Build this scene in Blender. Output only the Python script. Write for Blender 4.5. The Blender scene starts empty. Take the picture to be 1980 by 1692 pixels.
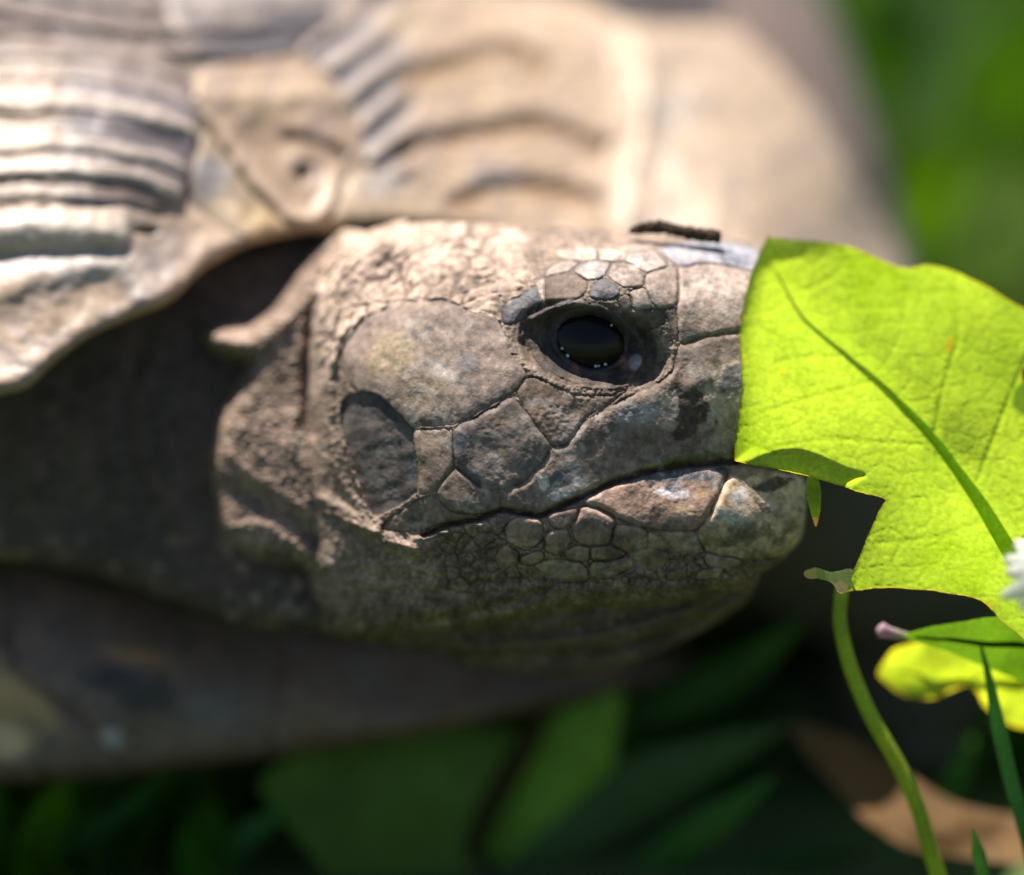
import bpy, math
import numpy as np
from mathutils import Vector

rng = np.random.default_rng(7)
scene = bpy.context.scene

# ------------------------------------------------------------------ camera, light, exposure
S = 4.0e-5                 # metres per unit of the modelling plane (one photo pixel at the tortoise's eye)
DIST = 0.60                # camera to eye
PITCH = math.radians(18)
C0 = np.array([0.0, 0.0, 0.045])
FWD = np.array([0.0, math.cos(PITCH), -math.sin(PITCH)])
UP = np.array([0.0, math.sin(PITCH), math.cos(PITCH)])

cam_d = bpy.data.cameras.new('camera')
cam = bpy.data.objects.new('camera', cam_d)
scene.collection.objects.link(cam)
cam.location = Vector(C0 - FWD * DIST)
cam.rotation_euler = (math.pi / 2 - PITCH, 0, 0)
cam_d.sensor_width = 36.0
cam_d.lens = 36.0 * DIST / (1980 * S)
cam_d.clip_start = 0.02
cam_d.clip_end = 2000
cam_d.dof.use_dof = True
cam_d.dof.focus_distance = DIST + 25 * S
cam_d.dof.aperture_fstop = cam_d.lens / 40.0
scene.camera = cam

# direction towards the sun: high above, a little to the left and slightly on the camera's side
sv = -0.22 * np.array([1.0, 0, 0]) - 0.06 * FWD + 0.96 * UP
sv /= np.linalg.norm(sv)
sun_elev = math.asin(sv[2])
sun_az = math.atan2(sv[0], sv[1])
world = bpy.data.worlds.new('World')
scene.world = world
world.use_nodes = True
wn = world.node_tree.nodes
sky = wn.new('ShaderNodeTexSky')
sky.sky_type = 'NISHITA'
sky.sun_disc = False
sky.sun_elevation = sun_elev
sky.sun_rotation = sun_az
wn['Background'].inputs['Strength'].default_value = 0.058
world.node_tree.links.new(sky.outputs[0], wn['Background'].inputs['Color'])
sun_d = bpy.data.lights.new('sun', 'SUN')
sun_d.energy = 5.0
sun_d.angle = math.radians(0.55)
sun_d.color = (1.0, 0.93, 0.84)
sun = bpy.data.objects.new('sun', sun_d)
scene.collection.objects.link(sun)
sun.rotation_euler = Vector(sv).to_track_quat('Z', 'Y').to_euler()
sun.location = (0, 0, 2)
scene.view_settings.view_transform = 'Standard'
scene.view_settings.look = 'None'
scene.view_settings.gamma = 1.0
scene.view_settings.use_curve_mapping = False
scene.view_settings.exposure = 1.03
scene.render.engine = 'CYCLES'
scene.cycles.use_denoising = True
scene.cycles.max_bounces = 8

# ------------------------------------------------------------------ small maths library
def to_world(px, py, d):
    """modelling plane (photo scale, seen square on) + depth behind it -> world"""
    px, py, d = np.broadcast_arrays(np.asarray(px, float), np.asarray(py, float), np.asarray(d, float))
    k = 1 + d * S / DIST
    x = (px - 990) * S * k
    h = (846 - py) * S * k
    dd = d * S
    return C0 + x[..., None] * np.array([1.0, 0, 0]) + dd[..., None] * FWD + h[..., None] * UP

def ground_depth(py):
    """depth at which the line of sight through row py meets the ground"""
    # C0z - d*S*sin + h*cos*(1+d*S/D) = 0
    h = (846 - py) * S
    return (C0[2] + h * UP[2]) / (math.sin(PITCH) - h * UP[2] / DIST) / S

_perm = rng.permutation(4096)
_val = rng.random(4096)
def _hash(ix, iy):
    return _perm[(ix + _perm[iy & 4095]) & 4095]
def vnoise(x, y):
    ix = np.floor(x).astype(np.int64); iy = np.floor(y).astype(np.int64)
    fx = x - ix; fy = y - iy
    fx = fx * fx * fx * (fx * (fx * 6 - 15) + 10); fy = fy * fy * fy * (fy * (fy * 6 - 15) + 10)
    a = _val[_hash(ix, iy)]; b = _val[_hash(ix + 1, iy)]
    c = _val[_hash(ix, iy + 1)]; d = _val[_hash(ix + 1, iy + 1)]
    return (a + (b - a) * fx) * (1 - fy) + (c + (d - c) * fx) * fy * 1.0
def fbm(x, y, size, octs=4, gain=0.5, off=0):
    t = np.zeros_like(x, dtype=float); a = 1.0; n = 0
    x = x / size + 37.3 * off; y = y / size + 91.7 * off
    for o in range(octs):
        t += a * (vnoise(x, y) - 0.5) * 2
        n += a; a *= gain
        x, y = x * 1.93 * 0.8 - y * 1.93 * 0.6 + 17.1, x * 1.93 * 0.6 + y * 1.93 * 0.8 + 5.3
    return t / n
def voronoi(u, v, jit=0.9, off=0):
    """F1, F2 distances and cell id"""
    iu = np.floor(u).astype(np.int64); iv = np.floor(v).astype(np.int64)
    f1 = np.full(u.shape, 9.0); f2 = np.full(u.shape, 9.0); cid = np.zeros(u.shape, np.int64); voronoi.off = np.zeros(u.shape)
    for du in (-1, 0, 1):
        for dv in (-1, 0, 1):
            h = _hash(iu + du + off * 13, iv + dv + off * 7)
            cx = iu + du + 0.5 + jit * (_val[h] - 0.5); cy = iv + dv + 0.5 + jit * (_val[(h * 7 + 11) & 4095] - 0.5)
            dist = np.hypot(u - cx, v - cy)
            closer = dist < f1
            f2 = np.where(closer, f1, np.minimum(f2, dist))
            cid = np.where(closer, h, cid); voronoi.off = np.where(closer, v - cy, voronoi.off)
            f1 = np.where(closer, dist, f1)
    return f1, f2, cid
def sstep(a, b, x):
    t = np.clip((x - a) / (b - a), 0, 1)
    return t * t * (3 - 2 * t)
def catmull(pts, sub, closed):
    p = np.asarray(pts, float); n = len(p); out = []
    rngi = range(n) if closed else range(n - 1)
    for i in rngi:
        if closed:
            p0, p1, p2, p3 = p[(i - 1) % n], p[i], p[(i + 1) % n], p[(i + 2) % n]
        else:
            p1, p2 = p[i], p[i + 1]
            p0 = p[i - 1] if i > 0 else 2 * p1 - p2
            p3 = p[i + 2] if i + 2 < n else 2 * p2 - p1
        for k in range(sub):
            t = k / sub
            out.append(p1 + 0.42 * t * (p2 - p0) + t * t * (2 * 0.42 * p0 + (0.42 - 3) * p1 + (3 - 2 * 0.42) * p2 - 0.42 * p3)
                       + t ** 3 * (-0.42 * p0 + (2 - 0.42) * p1 + (0.42 - 2) * p2 + 0.42 * p3))
    if not closed: out.append(p[-1])
    return np.array(out)
def seg_dist(X, Y, a, b, best):
    ax, ay = a[0], a[1]; bx, by = b[0] - ax, b[1] - ay
    L = bx * bx + by * by + 1e-12
    t = np.clip(((X - ax) * bx + (Y - ay) * by) / L, 0, 1)
    return np.minimum(best, (X - ax - t * bx) ** 2 + (Y - ay - t * by) ** 2)
def poly_sd(X, Y, pts, sub=4, pad=None):
    """signed distance to a smoothed closed outline, positive inside"""
    p = catmull(pts, sub, True) if sub > 1 else np.asarray(pts, float)
    out = np.full(X.shape, -1e4)
    if pad is not None:
        lo = p.min(0) - pad; hi = p.max(0) + pad
        sel = (X > lo[0]) & (X < hi[0]) & (Y > lo[1]) & (Y < hi[1])
    else:
        sel = np.ones(X.shape, bool)
    x = X[sel]; y = Y[sel]
    d = np.full(x.shape, 1e12); ins = np.zeros(x.shape, bool)
    n = len(p)
    for i in range(n):
        a = p[i]; b = p[(i + 1) % n]
        d = seg_dist(x, y, a, b, d)
        if a[1] != b[1]:
            c = ((a[1] > y) != (b[1] > y)) & (x < (b[0] - a[0]) * (y - a[1]) / (b[1] - a[1]) + a[0])
            ins ^= c
    d = np.sqrt(d)
    out[sel] = np.where(ins, d, -d)
    return out
def line_dist(X, Y, pts, sub=5, pad=120):
    p = catmull(pts, sub, False)
    out = np.full(X.shape, 1e4)
    lo = p.min(0) - pad; hi = p.max(0) + pad
    sel = (X > lo[0]) & (X < hi[0]) & (Y > lo[1]) & (Y < hi[1])
    x = X[sel]; y = Y[sel]; d = np.full(x.shape, 1e12)
    for i in range(len(p) - 1):
        d = seg_dist(x, y, p[i], p[i + 1], d)
    out[sel] = np.sqrt(d)
    return out
def gauss(d, w): return np.exp(-np.minimum((d / w) ** 2, 60))
def ell(X, Y, cx, cy, rx, ry, ang=0):
    c, s = math.cos(math.radians(ang)), math.sin(math.radians(ang))
    u = ((X - cx) * c + (Y - cy) * s) / rx; v = (-(X - cx) * s + (Y - cy) * c) / ry
    return np.hypot(u, v)
def tps(ctrl, lam=0.0):
    c = np.asarray(ctrl, float); P = c[:, :2] / 500.0; z = c[:, 2]; n = len(c)
    r = np.hypot(P[:, None, 0] - P[None, :, 0], P[:, None, 1] - P[None, :, 1])
    K = np.where(r > 0, r * r * np.log(r + 1e-12), 0) + lam * np.eye(n)
    Q = np.hstack([np.ones((n, 1)), P])
    A = np.vstack([np.hstack([K, Q]), np.hstack([Q.T, np.zeros((3, 3))])])
    w = np.linalg.solve(A, np.concatenate([z, np.zeros(3)]))
    def f(X, Y):
        x = X / 500.0; y = Y / 500.0
        out = w[n] + w[n + 1] * x + w[n + 2] * y
        for i in range(n):
            r2 = (x - P[i, 0]) ** 2 + (y - P[i, 1]) ** 2
            out = out + w[i] * 0.5 * r2 * np.log(r2 + 1e-12)
        return out
    return f
def mixc(C, col, m):
    m = np.clip(m, 0, 1)[..., None]
    C[:] = C * (1 - m) + np.asarray(col, float) * m

# ------------------------------------------------------------------ mesh and object helpers
def make_mesh(name, verts, faces, col=None, gloss=None, mat=None, smooth=True):
    """faces: (n,4) or (n,3) int array, or a list of such arrays"""
    me = bpy.data.meshes.new(name)
    fl = faces if isinstance(faces, list) else [faces]
    fl = [np.asarray(f, np.int32) for f in fl if len(f)]
    verts = np.asarray(verts, np.float32)
    me.vertices.add(len(verts)); me.vertices.foreach_set('co', verts.ravel())
    loops = np.concatenate([f.ravel() for f in fl])
    tot = np.concatenate([np.full(len(f), f.shape[1], np.int32) for f in fl])
    start = np.concatenate([[0], np.cumsum(tot)[:-1]]).astype(np.int32)
    me.loops.add(len(loops)); me.loops.foreach_set('vertex_index', loops)
    me.polygons.add(len(tot)); me.polygons.foreach_set('loop_start', start); me.polygons.foreach_set('loop_total', tot)
    me.polygons.foreach_set('use_smooth', np.full(len(tot), smooth, bool))
    me.update(calc_edges=True)
    if col is not None:
        c = np.ones((len(verts), 4), np.float32); c[:, :3] = np.clip(col, 0, 1)
        at = me.attributes.new('Col', 'FLOAT_COLOR', 'POINT'); at.data.foreach_set('color', c.ravel())
    if gloss is not None:
        at = me.attributes.new('Gloss', 'FLOAT', 'POINT'); at.data.foreach_set('value', np.asarray(gloss, np.float32))
    if mat is not None: me.materials.append(mat)
    return me
def link(name, me, parent=None, loc=None):
    o = bpy.data.objects.new(name, me)
    scene.collection.objects.link(o)
    if parent is not None: o.parent = parent
    if loc is not None: o.location = loc
    return o
def tag(o, label, cat, group=None):
    o['label'] = label; o['category'] = cat
    if group: o['group'] = group
    return o
def thing(name, label, cat, loc, group=None):
    o = bpy.data.objects.new(name, None)
    scene.collection.objects.link(o)
    o.empty_display_size = 0.005
    o.location = loc
    return tag(o, label, cat, group)

class Relief:
    """sculpted sheet: a (possibly uneven) grid over the modelling plane with an outline, depths and colours"""
    def __init__(self, xs, ys):
        self.X, self.Y = np.meshgrid(np.asarray(xs, float), np.asarray(ys, float))
    def snap(self, sd):
        gy, gx = np.gradient(sd)
        hx = np.gradient(self.X, axis=1); hy = np.gradient(self.Y, axis=0)
        gx = gx / hx; gy = gy / hy
        n = np.hypot(gx, gy) + 1e-6
        step = np.where(sd < 0, np.clip(-sd, 0, 12), 0)
        self.PX = self.X + gx / n * step; self.PY = self.Y + gy / n * step
    def cells(self, inside, need_all=False):
        a, b, c, d = inside[:-1, :-1], inside[:-1, 1:], inside[1:, 1:], inside[1:, :-1]
        return (a & b & c & d) if need_all else (a | b | c | d)
    def build(self, name, cells, D, C, G, mat, origin, thick=None, rim=None):
        X = getattr(self, 'PX', self.X); Y = getattr(self, 'PY', self.Y)
        R, Cn = self.X.shape
        idx = np.arange(R * Cn).reshape(R, Cn)
        q = np.stack([idx[:-1, :-1][cells], idx[1:, :-1][cells], idx[1:, 1:][cells], idx[:-1, 1:][cells]], 1)
        used = np.unique(q)
        remap = np.full(R * Cn, -1, np.int64); remap[used] = np.arange(len(used))
        x = X.ravel()[used]; y = Y.ravel()[used]; d = D.ravel()[used]
        V = to_world(x, y, d) - origin
        F = remap[q]; col = C.reshape(-1, 3)[used]; gl = G.ravel()[used]
        if thick is not None:
            isrim = rim.ravel()[used]
            # grid border is rim as well
            bord = np.zeros((R, Cn), bool); bord[0] = bord[-1] = True; bord[:, 0] = bord[:, -1] = True
            isrim |= bord.ravel()[used]
            nb = np.where(~isrim)[0]
            m2 = np.arange(len(used)); m2[nb] = len(used) + np.arange(len(nb))
            V2 = to_world(x[nb], y[nb], d[nb] + thick.ravel()[used][nb]) - origin
            V = np.vstack([V, V2]); col = np.vstack([col, col[nb]]); gl = np.concatenate([gl, gl[nb]])
            F = np.vstack([F, m2[F][:, ::-1]])
        return make_mesh(name, V, F, col, gl, mat)

def tube(path, radii, seg=10, flat=1.0, flat_dir=None):
    """tapered tube through world points"""
    p = np.asarray(path, float); n = len(p)
    t = np.gradient(p, axis=0); t /= np.linalg.norm(t, axis=1)[:, None] + 1e-12
    ref = np.asarray(flat_dir if flat_dir is not None else -FWD, float)
    a = np.cross(t, ref); a /= np.linalg.norm(a, axis=1)[:, None] + 1e-12
    b = np.cross(a, t)
    th = np.linspace(0, 2 * np.pi, seg, endpoint=False)
    r = np.broadcast_to(np.asarray(radii, float), (n,))
    V = p[:, None] + r[:, None, None] * (a[:, None] * np.cos(th)[None, :, None] + flat * b[:, None] * np.sin(th)[None, :, None])
    V = V.reshape(-1, 3)
    i = np.arange(n - 1)[:, None] * seg; j = np.arange(seg)[None]; j2 = (j + 1) % seg
    F = np.stack([i + j, i + j2, i + seg + j2, i + seg + j], -1).reshape(-1, 4)
    V = np.vstack([V, p[:1] - t[:1] * r[0] * 0.4, p[-1:] + t[-1:] * r[-1] * 0.4])
    c0 = len(V) - 2; c1 = len(V) - 1
    jj = np.arange(seg); k = (jj + 1) % seg
    T = np.vstack([np.stack([np.full(seg, c0), k, jj], 1), np.stack([np.full(seg, c1), (n - 1) * seg + jj, (n - 1) * seg + k], 1)])
    return V, [F, T]
def path3(pts, sub=6):
    """smooth path through (px, py, d) points, returned in world space"""
    p = catmull(pts, sub, False)
    return to_world(p[:, 0], p[:, 1], p[:, 2])

# ------------------------------------------------------------------ materials
def new_mat(name):
    m = bpy.data.materials.new(name); m.use_nodes = True
    nt = m.node_tree; nt.nodes.clear()
    return m, nt, nt.nodes, nt.links
def attr_skin(name, bump=0.6, fine=5200.0, var=0.42, dist=0.00009, rough=0.82, spec=0.4):
    m, nt, N, L = new_mat(name)
    out = N.new('ShaderNodeOutputMaterial'); b = N.new('ShaderNodeBsdfPrincipled')
    L.new(b.outputs[0], out.inputs[0])
    at = N.new('ShaderNodeAttribute'); at.attribute_name = 'Col'
    gl = N.new('ShaderNodeAttribute'); gl.attribute_name = 'Gloss'
    tc = N.new('ShaderNodeTexCoord')
    n1 = N.new('ShaderNodeTexNoise'); n1.inputs['Scale'].default_value = fine; n1.inputs['Detail'].default_value = 5
    n1.inputs['Roughness'].default_value = 0.65
    L.new(tc.outputs['Object'], n1.inputs['Vector'])
    n2 = N.new('ShaderNodeTexNoise'); n2.inputs['Scale'].default_value = fine * 0.35; n2.inputs['Detail'].default_value = 6
    L.new(tc.outputs['Object'], n2.inputs['Vector'])
    mr = N.new('ShaderNodeMapRange'); mr.inputs['From Min'].default_value = 0.25; mr.inputs['From Max'].default_value = 0.75
    mr.inputs['To Min'].default_value = 1 - var; mr.inputs['To Max'].default_value = 1 + var
    L.new(n2.outputs['Fac'], mr.inputs['Value'])
    mx = N.new('ShaderNodeVectorMath'); mx.operation = 'SCALE'
    L.new(at.outputs['Color'], mx.inputs[0]); L.new(mr.outputs[0], mx.inputs['Scale'])
    L.new(mx.outputs[0], b.inputs['Base Color'])
    ro = N.new('ShaderNodeMapRange'); ro.inputs['To Min'].default_value = rough; ro.inputs['To Max'].default_value = 0.22
    L.new(gl.outputs['Fac'], ro.inputs['Value']); 
    rn = N.new('ShaderNodeMath'); rn.operation = 'MULTIPLY_ADD'; rn.inputs[1].default_value = 0.35; rn.inputs[2].default_value = -0.17
    L.new(n1.outputs['Fac'], rn.inputs[0])
    ra = N.new('ShaderNodeMath'); ra.operation = 'ADD'; L.new(ro.outputs[0], ra.inputs[0]); L.new(rn.outputs[0], ra.inputs[1])
    L.new(ra.outputs[0], b.inputs['Roughness'])
    b.inputs['Specular IOR Level'].default_value = spec
    bp = N.new('ShaderNodeBump'); bp.inputs['Strength'].default_value = bump; bp.inputs['Distance'].default_value = dist
    L.new(n1.outputs['Fac'], bp.inputs['Height']); L.new(bp.outputs[0], b.inputs['Normal'])
    return m
def attr_leaf(name, trans=0.5, tcol=(1.0, 1.0, 1.0), rough=0.45, bump=0.3, scale=2500.0, dist=0.00006, spec=0.35):
    """leaf tissue: attribute colour reflects, a yellower version is let through"""
    m, nt, N, L = new_mat(name)
    out = N.new('ShaderNodeOutputMaterial')
    at = N.new('ShaderNodeAttribute'); at.attribute_name = 'Col'
    tc = N.new('ShaderNodeTexCoord')
    n1 = N.new('ShaderNodeTexNoise'); n1.inputs['Scale'].default_value = scale; n1.inputs['Detail'].default_value = 4
    L.new(tc.outputs['Object'], n1.inputs['Vector'])
    mr = N.new('ShaderNodeMapRange'); mr.inputs['To Min'].default_value = 0.8; mr.inputs['To Max'].default_value = 1.2
    mr.inputs['From Min'].default_value = 0.25; mr.inputs['From Max'].default_value = 0.75
    L.new(n1.outputs['Fac'], mr.inputs['Value'])
    mx = N.new('ShaderNodeVectorMath'); mx.operation = 'SCALE'
    L.new(at.outputs['Color'], mx.inputs[0]); L.new(mr.outputs[0], mx.inputs['Scale'])
    bp = N.new('ShaderNodeBump'); bp.inputs['Strength'].default_value = bump; bp.inputs['Distance'].default_value = dist
    L.new(n1.outputs['Fac'], bp.inputs['Height'])
    b = N.new('ShaderNodeBsdfPrincipled'); b.inputs['Roughness'].default_value = rough
    b.inputs['Specular IOR Level'].default_value = spec
    L.new(mx.outputs[0], b.inputs['Base Color']); L.new(bp.outputs[0], b.inputs['Normal'])
    t = N.new('ShaderNodeBsdfTranslucent')
    tm = N.new('ShaderNodeVectorMath'); tm.operation = 'MULTIPLY'; tm.inputs[1].default_value = tcol
    L.new(mx.outputs[0], tm.inputs[0]); L.new(tm.outputs[0], t.inputs['Color']); L.new(bp.outputs[0], t.inputs['Normal'])
    ms = N.new('ShaderNodeMixShader'); ms.inputs[0].default_value = trans
    L.new(b.outputs[0], ms.inputs[1]); L.new(t.outputs[0], ms.inputs[2]); L.new(ms.outputs[0], out.inputs[0])
    return m
M_skin = attr_skin('dusty_skin')
M_shell = attr_skin('shell_horn', bump=0.35, fine=2600, var=0.25, dist=0.00012, rough=0.6, spec=0.5)
M_leaf = attr_leaf('leaf_tissue', bump=.16, trans=0.62, tcol=(3.35, 3.25, 0.85), spec=.25)
M_grass = attr_leaf('grass_tissue', trans=0.35, tcol=(1.6, 1.8, 0.4), rough=0.55, spec=.12)
M_petal = attr_leaf('petal_tissue', trans=0.42, tcol=(1, 1, 1), rough=0.6)
M_dry = attr_leaf('dry_leaf_tissue', trans=0.2, tcol=(1.3, 1.0, 0.7), rough=0.8)
M_soilbit = attr_skin('soil_crumb', bump=1.0, fine=3500, var=0.5, dist=0.0002, rough=0.95, spec=0.1)
def eye_mat():
    m, nt, N, L = new_mat('wet_black_eye')
    out = N.new('ShaderNodeOutputMaterial'); b = N.new('ShaderNodeBsdfPrincipled'); L.new(b.outputs[0], out.inputs[0])
    tc = N.new('ShaderNodeTexCoord'); n = N.new('ShaderNodeTexNoise'); n.inputs['Scale'].default_value = 900
    L.new(tc.outputs['Object'], n.inputs['Vector'])
    r = N.new('ShaderNodeValToRGB'); r.color_ramp.elements[0].color = (0.002, 0.002, 0.003, 1); r.color_ramp.elements[1].color = (0.012, 0.009, 0.008, 1)
    L.new(n.outputs['Fac'], r.inputs[0]); L.new(r.outputs[0], b.inputs['Base Color'])
    b.inputs['Roughness'].default_value = 0.11; b.inputs['Specular IOR Level'].default_value = 0.22
    return m
def glint_mat():
    m, nt, N, L = new_mat('eye_glint')
    out = N.new('ShaderNodeOutputMaterial'); b = N.new('ShaderNodeBsdfPrincipled'); L.new(b.outputs[0], out.inputs[0])
    tc = N.new('ShaderNodeTexCoord'); n = N.new('ShaderNodeTexNoise'); n.inputs['Scale'].default_value = 3000
    L.new(tc.outputs['Object'], n.inputs['Vector'])
    r = N.new('ShaderNodeValToRGB'); r.color_ramp.elements[0].color = (0.4, 0.4, 0.42, 1); r.color_ramp.elements[1].color = (0.6, 0.6, 0.62, 1)
    L.new(n.outputs['Fac'], r.inputs[0]); L.new(r.outputs[0], b.inputs['Base Color'])
    b.inputs['Roughness'].default_value = 0.08; b.inputs['Specular IOR Level'].default_value = 1.0; b.inputs['Metallic'].default_value = 0.6
    return m
def soil_mat():
    m, nt, N, L = new_mat('soil')
    out = N.new('ShaderNodeOutputMaterial'); b = N.new('ShaderNodeBsdfPrincipled'); L.new(b.outputs[0], out.inputs[0])
    tc = N.new('ShaderNodeTexCoord'); n = N.new('ShaderNodeTexNoise'); n.inputs['Scale'].default_value = 120; n.inputs['Detail'].default_value = 8
    L.new(tc.outputs['Object'], n.inputs['Vector'])
    r = N.new('ShaderNodeValToRGB'); r.color_ramp.elements[0].color = (0.045, 0.07, 0.018, 1); r.color_ramp.elements[1].color = (0.09, 0.14, 0.035, 1)
    L.new(n.outputs['Fac'], r.inputs[0]); L.new(r.outputs[0], b.inputs['Base Color']); b.inputs['Roughness'].default_value = 0.95
    bp = N.new('ShaderNodeBump'); bp.inputs['Strength'].default_value = 0.8; bp.inputs['Distance'].default_value = 0.003
    L.new(n.outputs['Fac'], bp.inputs['Height']); L.new(bp.outputs[0], b.inputs['Normal'])
    return m

# ------------------------------------------------------------------ ground
gv = np.array([[-300, -300, 0], [300, -300, 0], [300, 300, 0], [-300, 300, 0]], float)
ground = link('ground', make_mesh('ground', gv, np.array([[0, 1, 2, 3]]), mat=soil_mat()))
ground['kind'] = 'structure'

# ------------------------------------------------------------------ tortoise
T_LOC = np.array(to_world(700, 900, 900)); T_LOC[2] = 0.0
tortoise = thing('tortoise', 'dusty brown tortoise with a ridged tan shell biting a green leaf', 'tortoise', T_LOC)

# ---- head, neck and throat (one continuous skin)
xs = np.concatenate([np.arange(-330, 400, 9.0), np.arange(400, 590, 3.0), np.arange(590, 1566, 2.0), [1567, 1570]])
ys = np.concatenate([np.arange(424, 1180, 2.0), np.arange(1180, 1320, 4.0)])
H = Relief(xs, ys); X, Y = H.X, H.Y
wx = X + 2.2 * fbm(X, Y, 22, 3, off=1); wy = Y + 2.2 * fbm(X, Y, 22, 3, off=2)      # slightly wobbling plane so edges are organic

P_HEAD = [(598, 640), (606, 580), (640, 510), (700, 460), (780, 434), (880, 430), (1000, 438), (1150, 444), (1300, 452), (1400, 462),
          (1470, 478), (1510, 520), (1530, 600), (1532, 700), (1525, 800), (1535, 880), (1552, 915), (1561, 950), (1559, 1000), (1548, 1042), (1518, 1080),
          (1470, 1110), (1400, 1140), (1250, 1165), (1100, 1172), (950, 1200), (800, 1220), (660, 1224), (608, 1150), (596, 1000), (592, 850), (593, 740)]
P_FOLD = [(790, 428), (740, 437), (690, 456), (640, 490), (600, 530), (555, 590), (520, 622), (480, 642), (440, 640), (412, 650), (420, 670), (456, 686),
          (490, 696), (480, 730), (450, 780), (428, 830), (420, 900), (426, 960), (434, 1020), (470, 1056), (540, 1084), (620, 1110), (700, 1140), (760, 1000), (760, 700), (760, 500)]
P_NECK = [(-400, 420), (0, 430), (300, 440), (600, 445), (760, 470), (760, 700), (760, 1000), (740, 1224), (620, 1227), (520, 1218), (450, 1204), (380, 1180), (300, 1150), (150, 1108),
          (0, 1084), (-400, 1060)]
P_THROAT = [(640, 1180), (860, 1150), (1050, 1120), (1250, 1090), (1430, 1090), (1470, 1105), (1452, 1145), (1400, 1180), (1330, 1200), (1210, 1240), (1080, 1256), (950, 1262), (800, 1254), (680, 1240)]
P_THROAT2 = [(900, 1180), (1200, 1160), (1400, 1120), (1455, 1140), (1430, 1175), (1340, 1230), (1240, 1275), (1120, 1305), (980, 1300), (860, 1270)]
sH = poly_sd(X, Y, P_HEAD); sF = poly_sd(X, Y, P_FOLD); sN = poly_sd(X, Y, P_NECK); sT = poly_sd(X, Y, P_THROAT); sT2 = poly_sd(X, Y, P_THROAT2)
fH = tps([(700, 470, 330), (800, 450, 345), (950, 450, 345), (1100, 455, 335), (1250, 460, 322), (1400, 475, 312), (1500, 500, 330),
          (650, 560, 315), (760, 540, 250), (900, 540, 195), (1040, 530, 130), (1150, 510, 120), (1250, 510, 128), (1310, 530, 140), (1400, 530, 165), (1500, 540, 210),
          (610, 700, 320), (680, 700, 205), (760, 680, 125), (860, 660, 78), (950, 660, 52), (1040, 650, 40), (1140, 650, 36), (1250, 650, 46), (1320, 640, 58), (1400, 640, 76), (1500, 640, 120),
          (610, 850, 300), (680, 850, 175), (760, 850, 95), (840, 840, 34), (960, 850, 0), (1060, 830, 4), (1180, 800, 18), (1300, 800, 32), (1400, 800, 50), (1500, 800, 78),
          (620, 980, 290), (700, 1000, 170), (800, 990, 70), (900, 985, 20), (1050, 985, 6), (1200, 920, 26), (1300, 905, 46), (1420, 890, 72), (1530, 900, 130),
          (640, 1080, 270), (760, 1080, 140), (900, 1070, 58), (1050, 1050, 12), (1200, 1030, 8), (1350, 1010, 18), (1450, 1010, 50), (1540, 1010, 120),
          (650, 1180, 320), (800, 1170, 190), (950, 1150, 115), (1100, 1120, 70), (1250, 1110, 74), (1400, 1085, 90), (1500, 1070, 150)], lam=0.0004)
fF = tps([(780, 440, 420), (690, 470, 390), (600, 560, 350), (540, 620, 330), (430, 655, 340), (640, 640, 330), (600, 700, 318), (540, 740, 312), (450, 830, 300), (600, 850, 270),
          (470, 900, 290), (600, 980, 250), (450, 1020, 300), (600, 1060, 260), (700, 1100, 290), (740, 700, 420)], lam=0.001)
fN = tps([(-400, 500, 520), (0, 500, 500), (300, 500, 560), (600, 480, 560), (-400, 800, 480), (0, 800, 440), (300, 700, 460), (300, 900, 430), (450, 700, 450), (600, 700, 420), (600, 900, 380),
          (-400, 1030, 500), (0, 1040, 470), (300, 1090, 440), (450, 1130, 380), (600, 1150, 330), (720, 1180, 300)], lam=0.001)
fT = tps([(640, 1200, 370), (860, 1200, 310), (1050, 1170, 250), (1250, 1140, 225), (1430, 1110, 235), (900, 1250, 300), (1200, 1230, 240)], lam=0.001)
fT2 = tps([(900, 1240, 400), (1100, 1240, 360), (1300, 1200, 340), (1440, 1150, 340), (1000, 1290, 380), (1200, 1280, 350)], lam=0.001)
def rounded(f, sd, R, Rd):
    q = 1 - np.clip(sd / R, 0, 1)
    return f + Rd * (1 - np.sqrt(np.maximum(1 - q * q, 0))) + 6 * np.maximum(-sd, 0)
fh = fH(X, Y); fh = np.where(fh > 60, 60 + (fh - 60) * .7, fh)
dH = rounded(fh, sH, 46, 60)
dF = rounded(fF(X, Y), sF, 34, 40)
dN = rounded(fN(X, Y), sN, 60, 70)
dT = rounded(fT(X, Y), sT, 40, 60)
dT2 = rounded(fT2(X, Y), sT2, 40, 60)
layers = np.stack([dH, dF, dN, dT, dT2])
lay = np.argmin(layers, 0); D = np.min(layers, 0)
sd_all = np.maximum.reduce([sH, sF, sN, sT, sT2])
onH = lay == 0

# ---- the scales of the head
SC = []   # (outline, bulge height, edge width, colour, gloss, slant)
def sc(pts, h=7, e=10, col=(.26, .205, .16), g=.1, lift=0): SC.append((pts, h, e, col, g, lift))
DUST = (.27, .212, .165); PALE = (.37, .315, .265); SLATE = (.12, .125, .145); DIRT = (.13, .098, .074)
sc([(767, 581), (811, 586), (855, 581), (900, 599), (929, 612), (956, 614), (972, 640), (988, 690), (1016, 720), (1002, 748), (968, 770), (915, 802), (879, 819), (841, 821), (792, 823), (768, 803), (738, 768), (694, 753), (668, 725), (660, 681), (678, 655), (702, 616), (743, 601)], 6, 26, (.245, .2, .17), .15, 2)
sc([(690, 762), (725, 758), (765, 790), (798, 828), (800, 850), (806, 907), (804, 951), (745, 988), (722, 993), (700, 940), (680, 880), (664, 830), (662, 780)], -2, 30, (.10, .092, .086), .2, -4)
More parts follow.
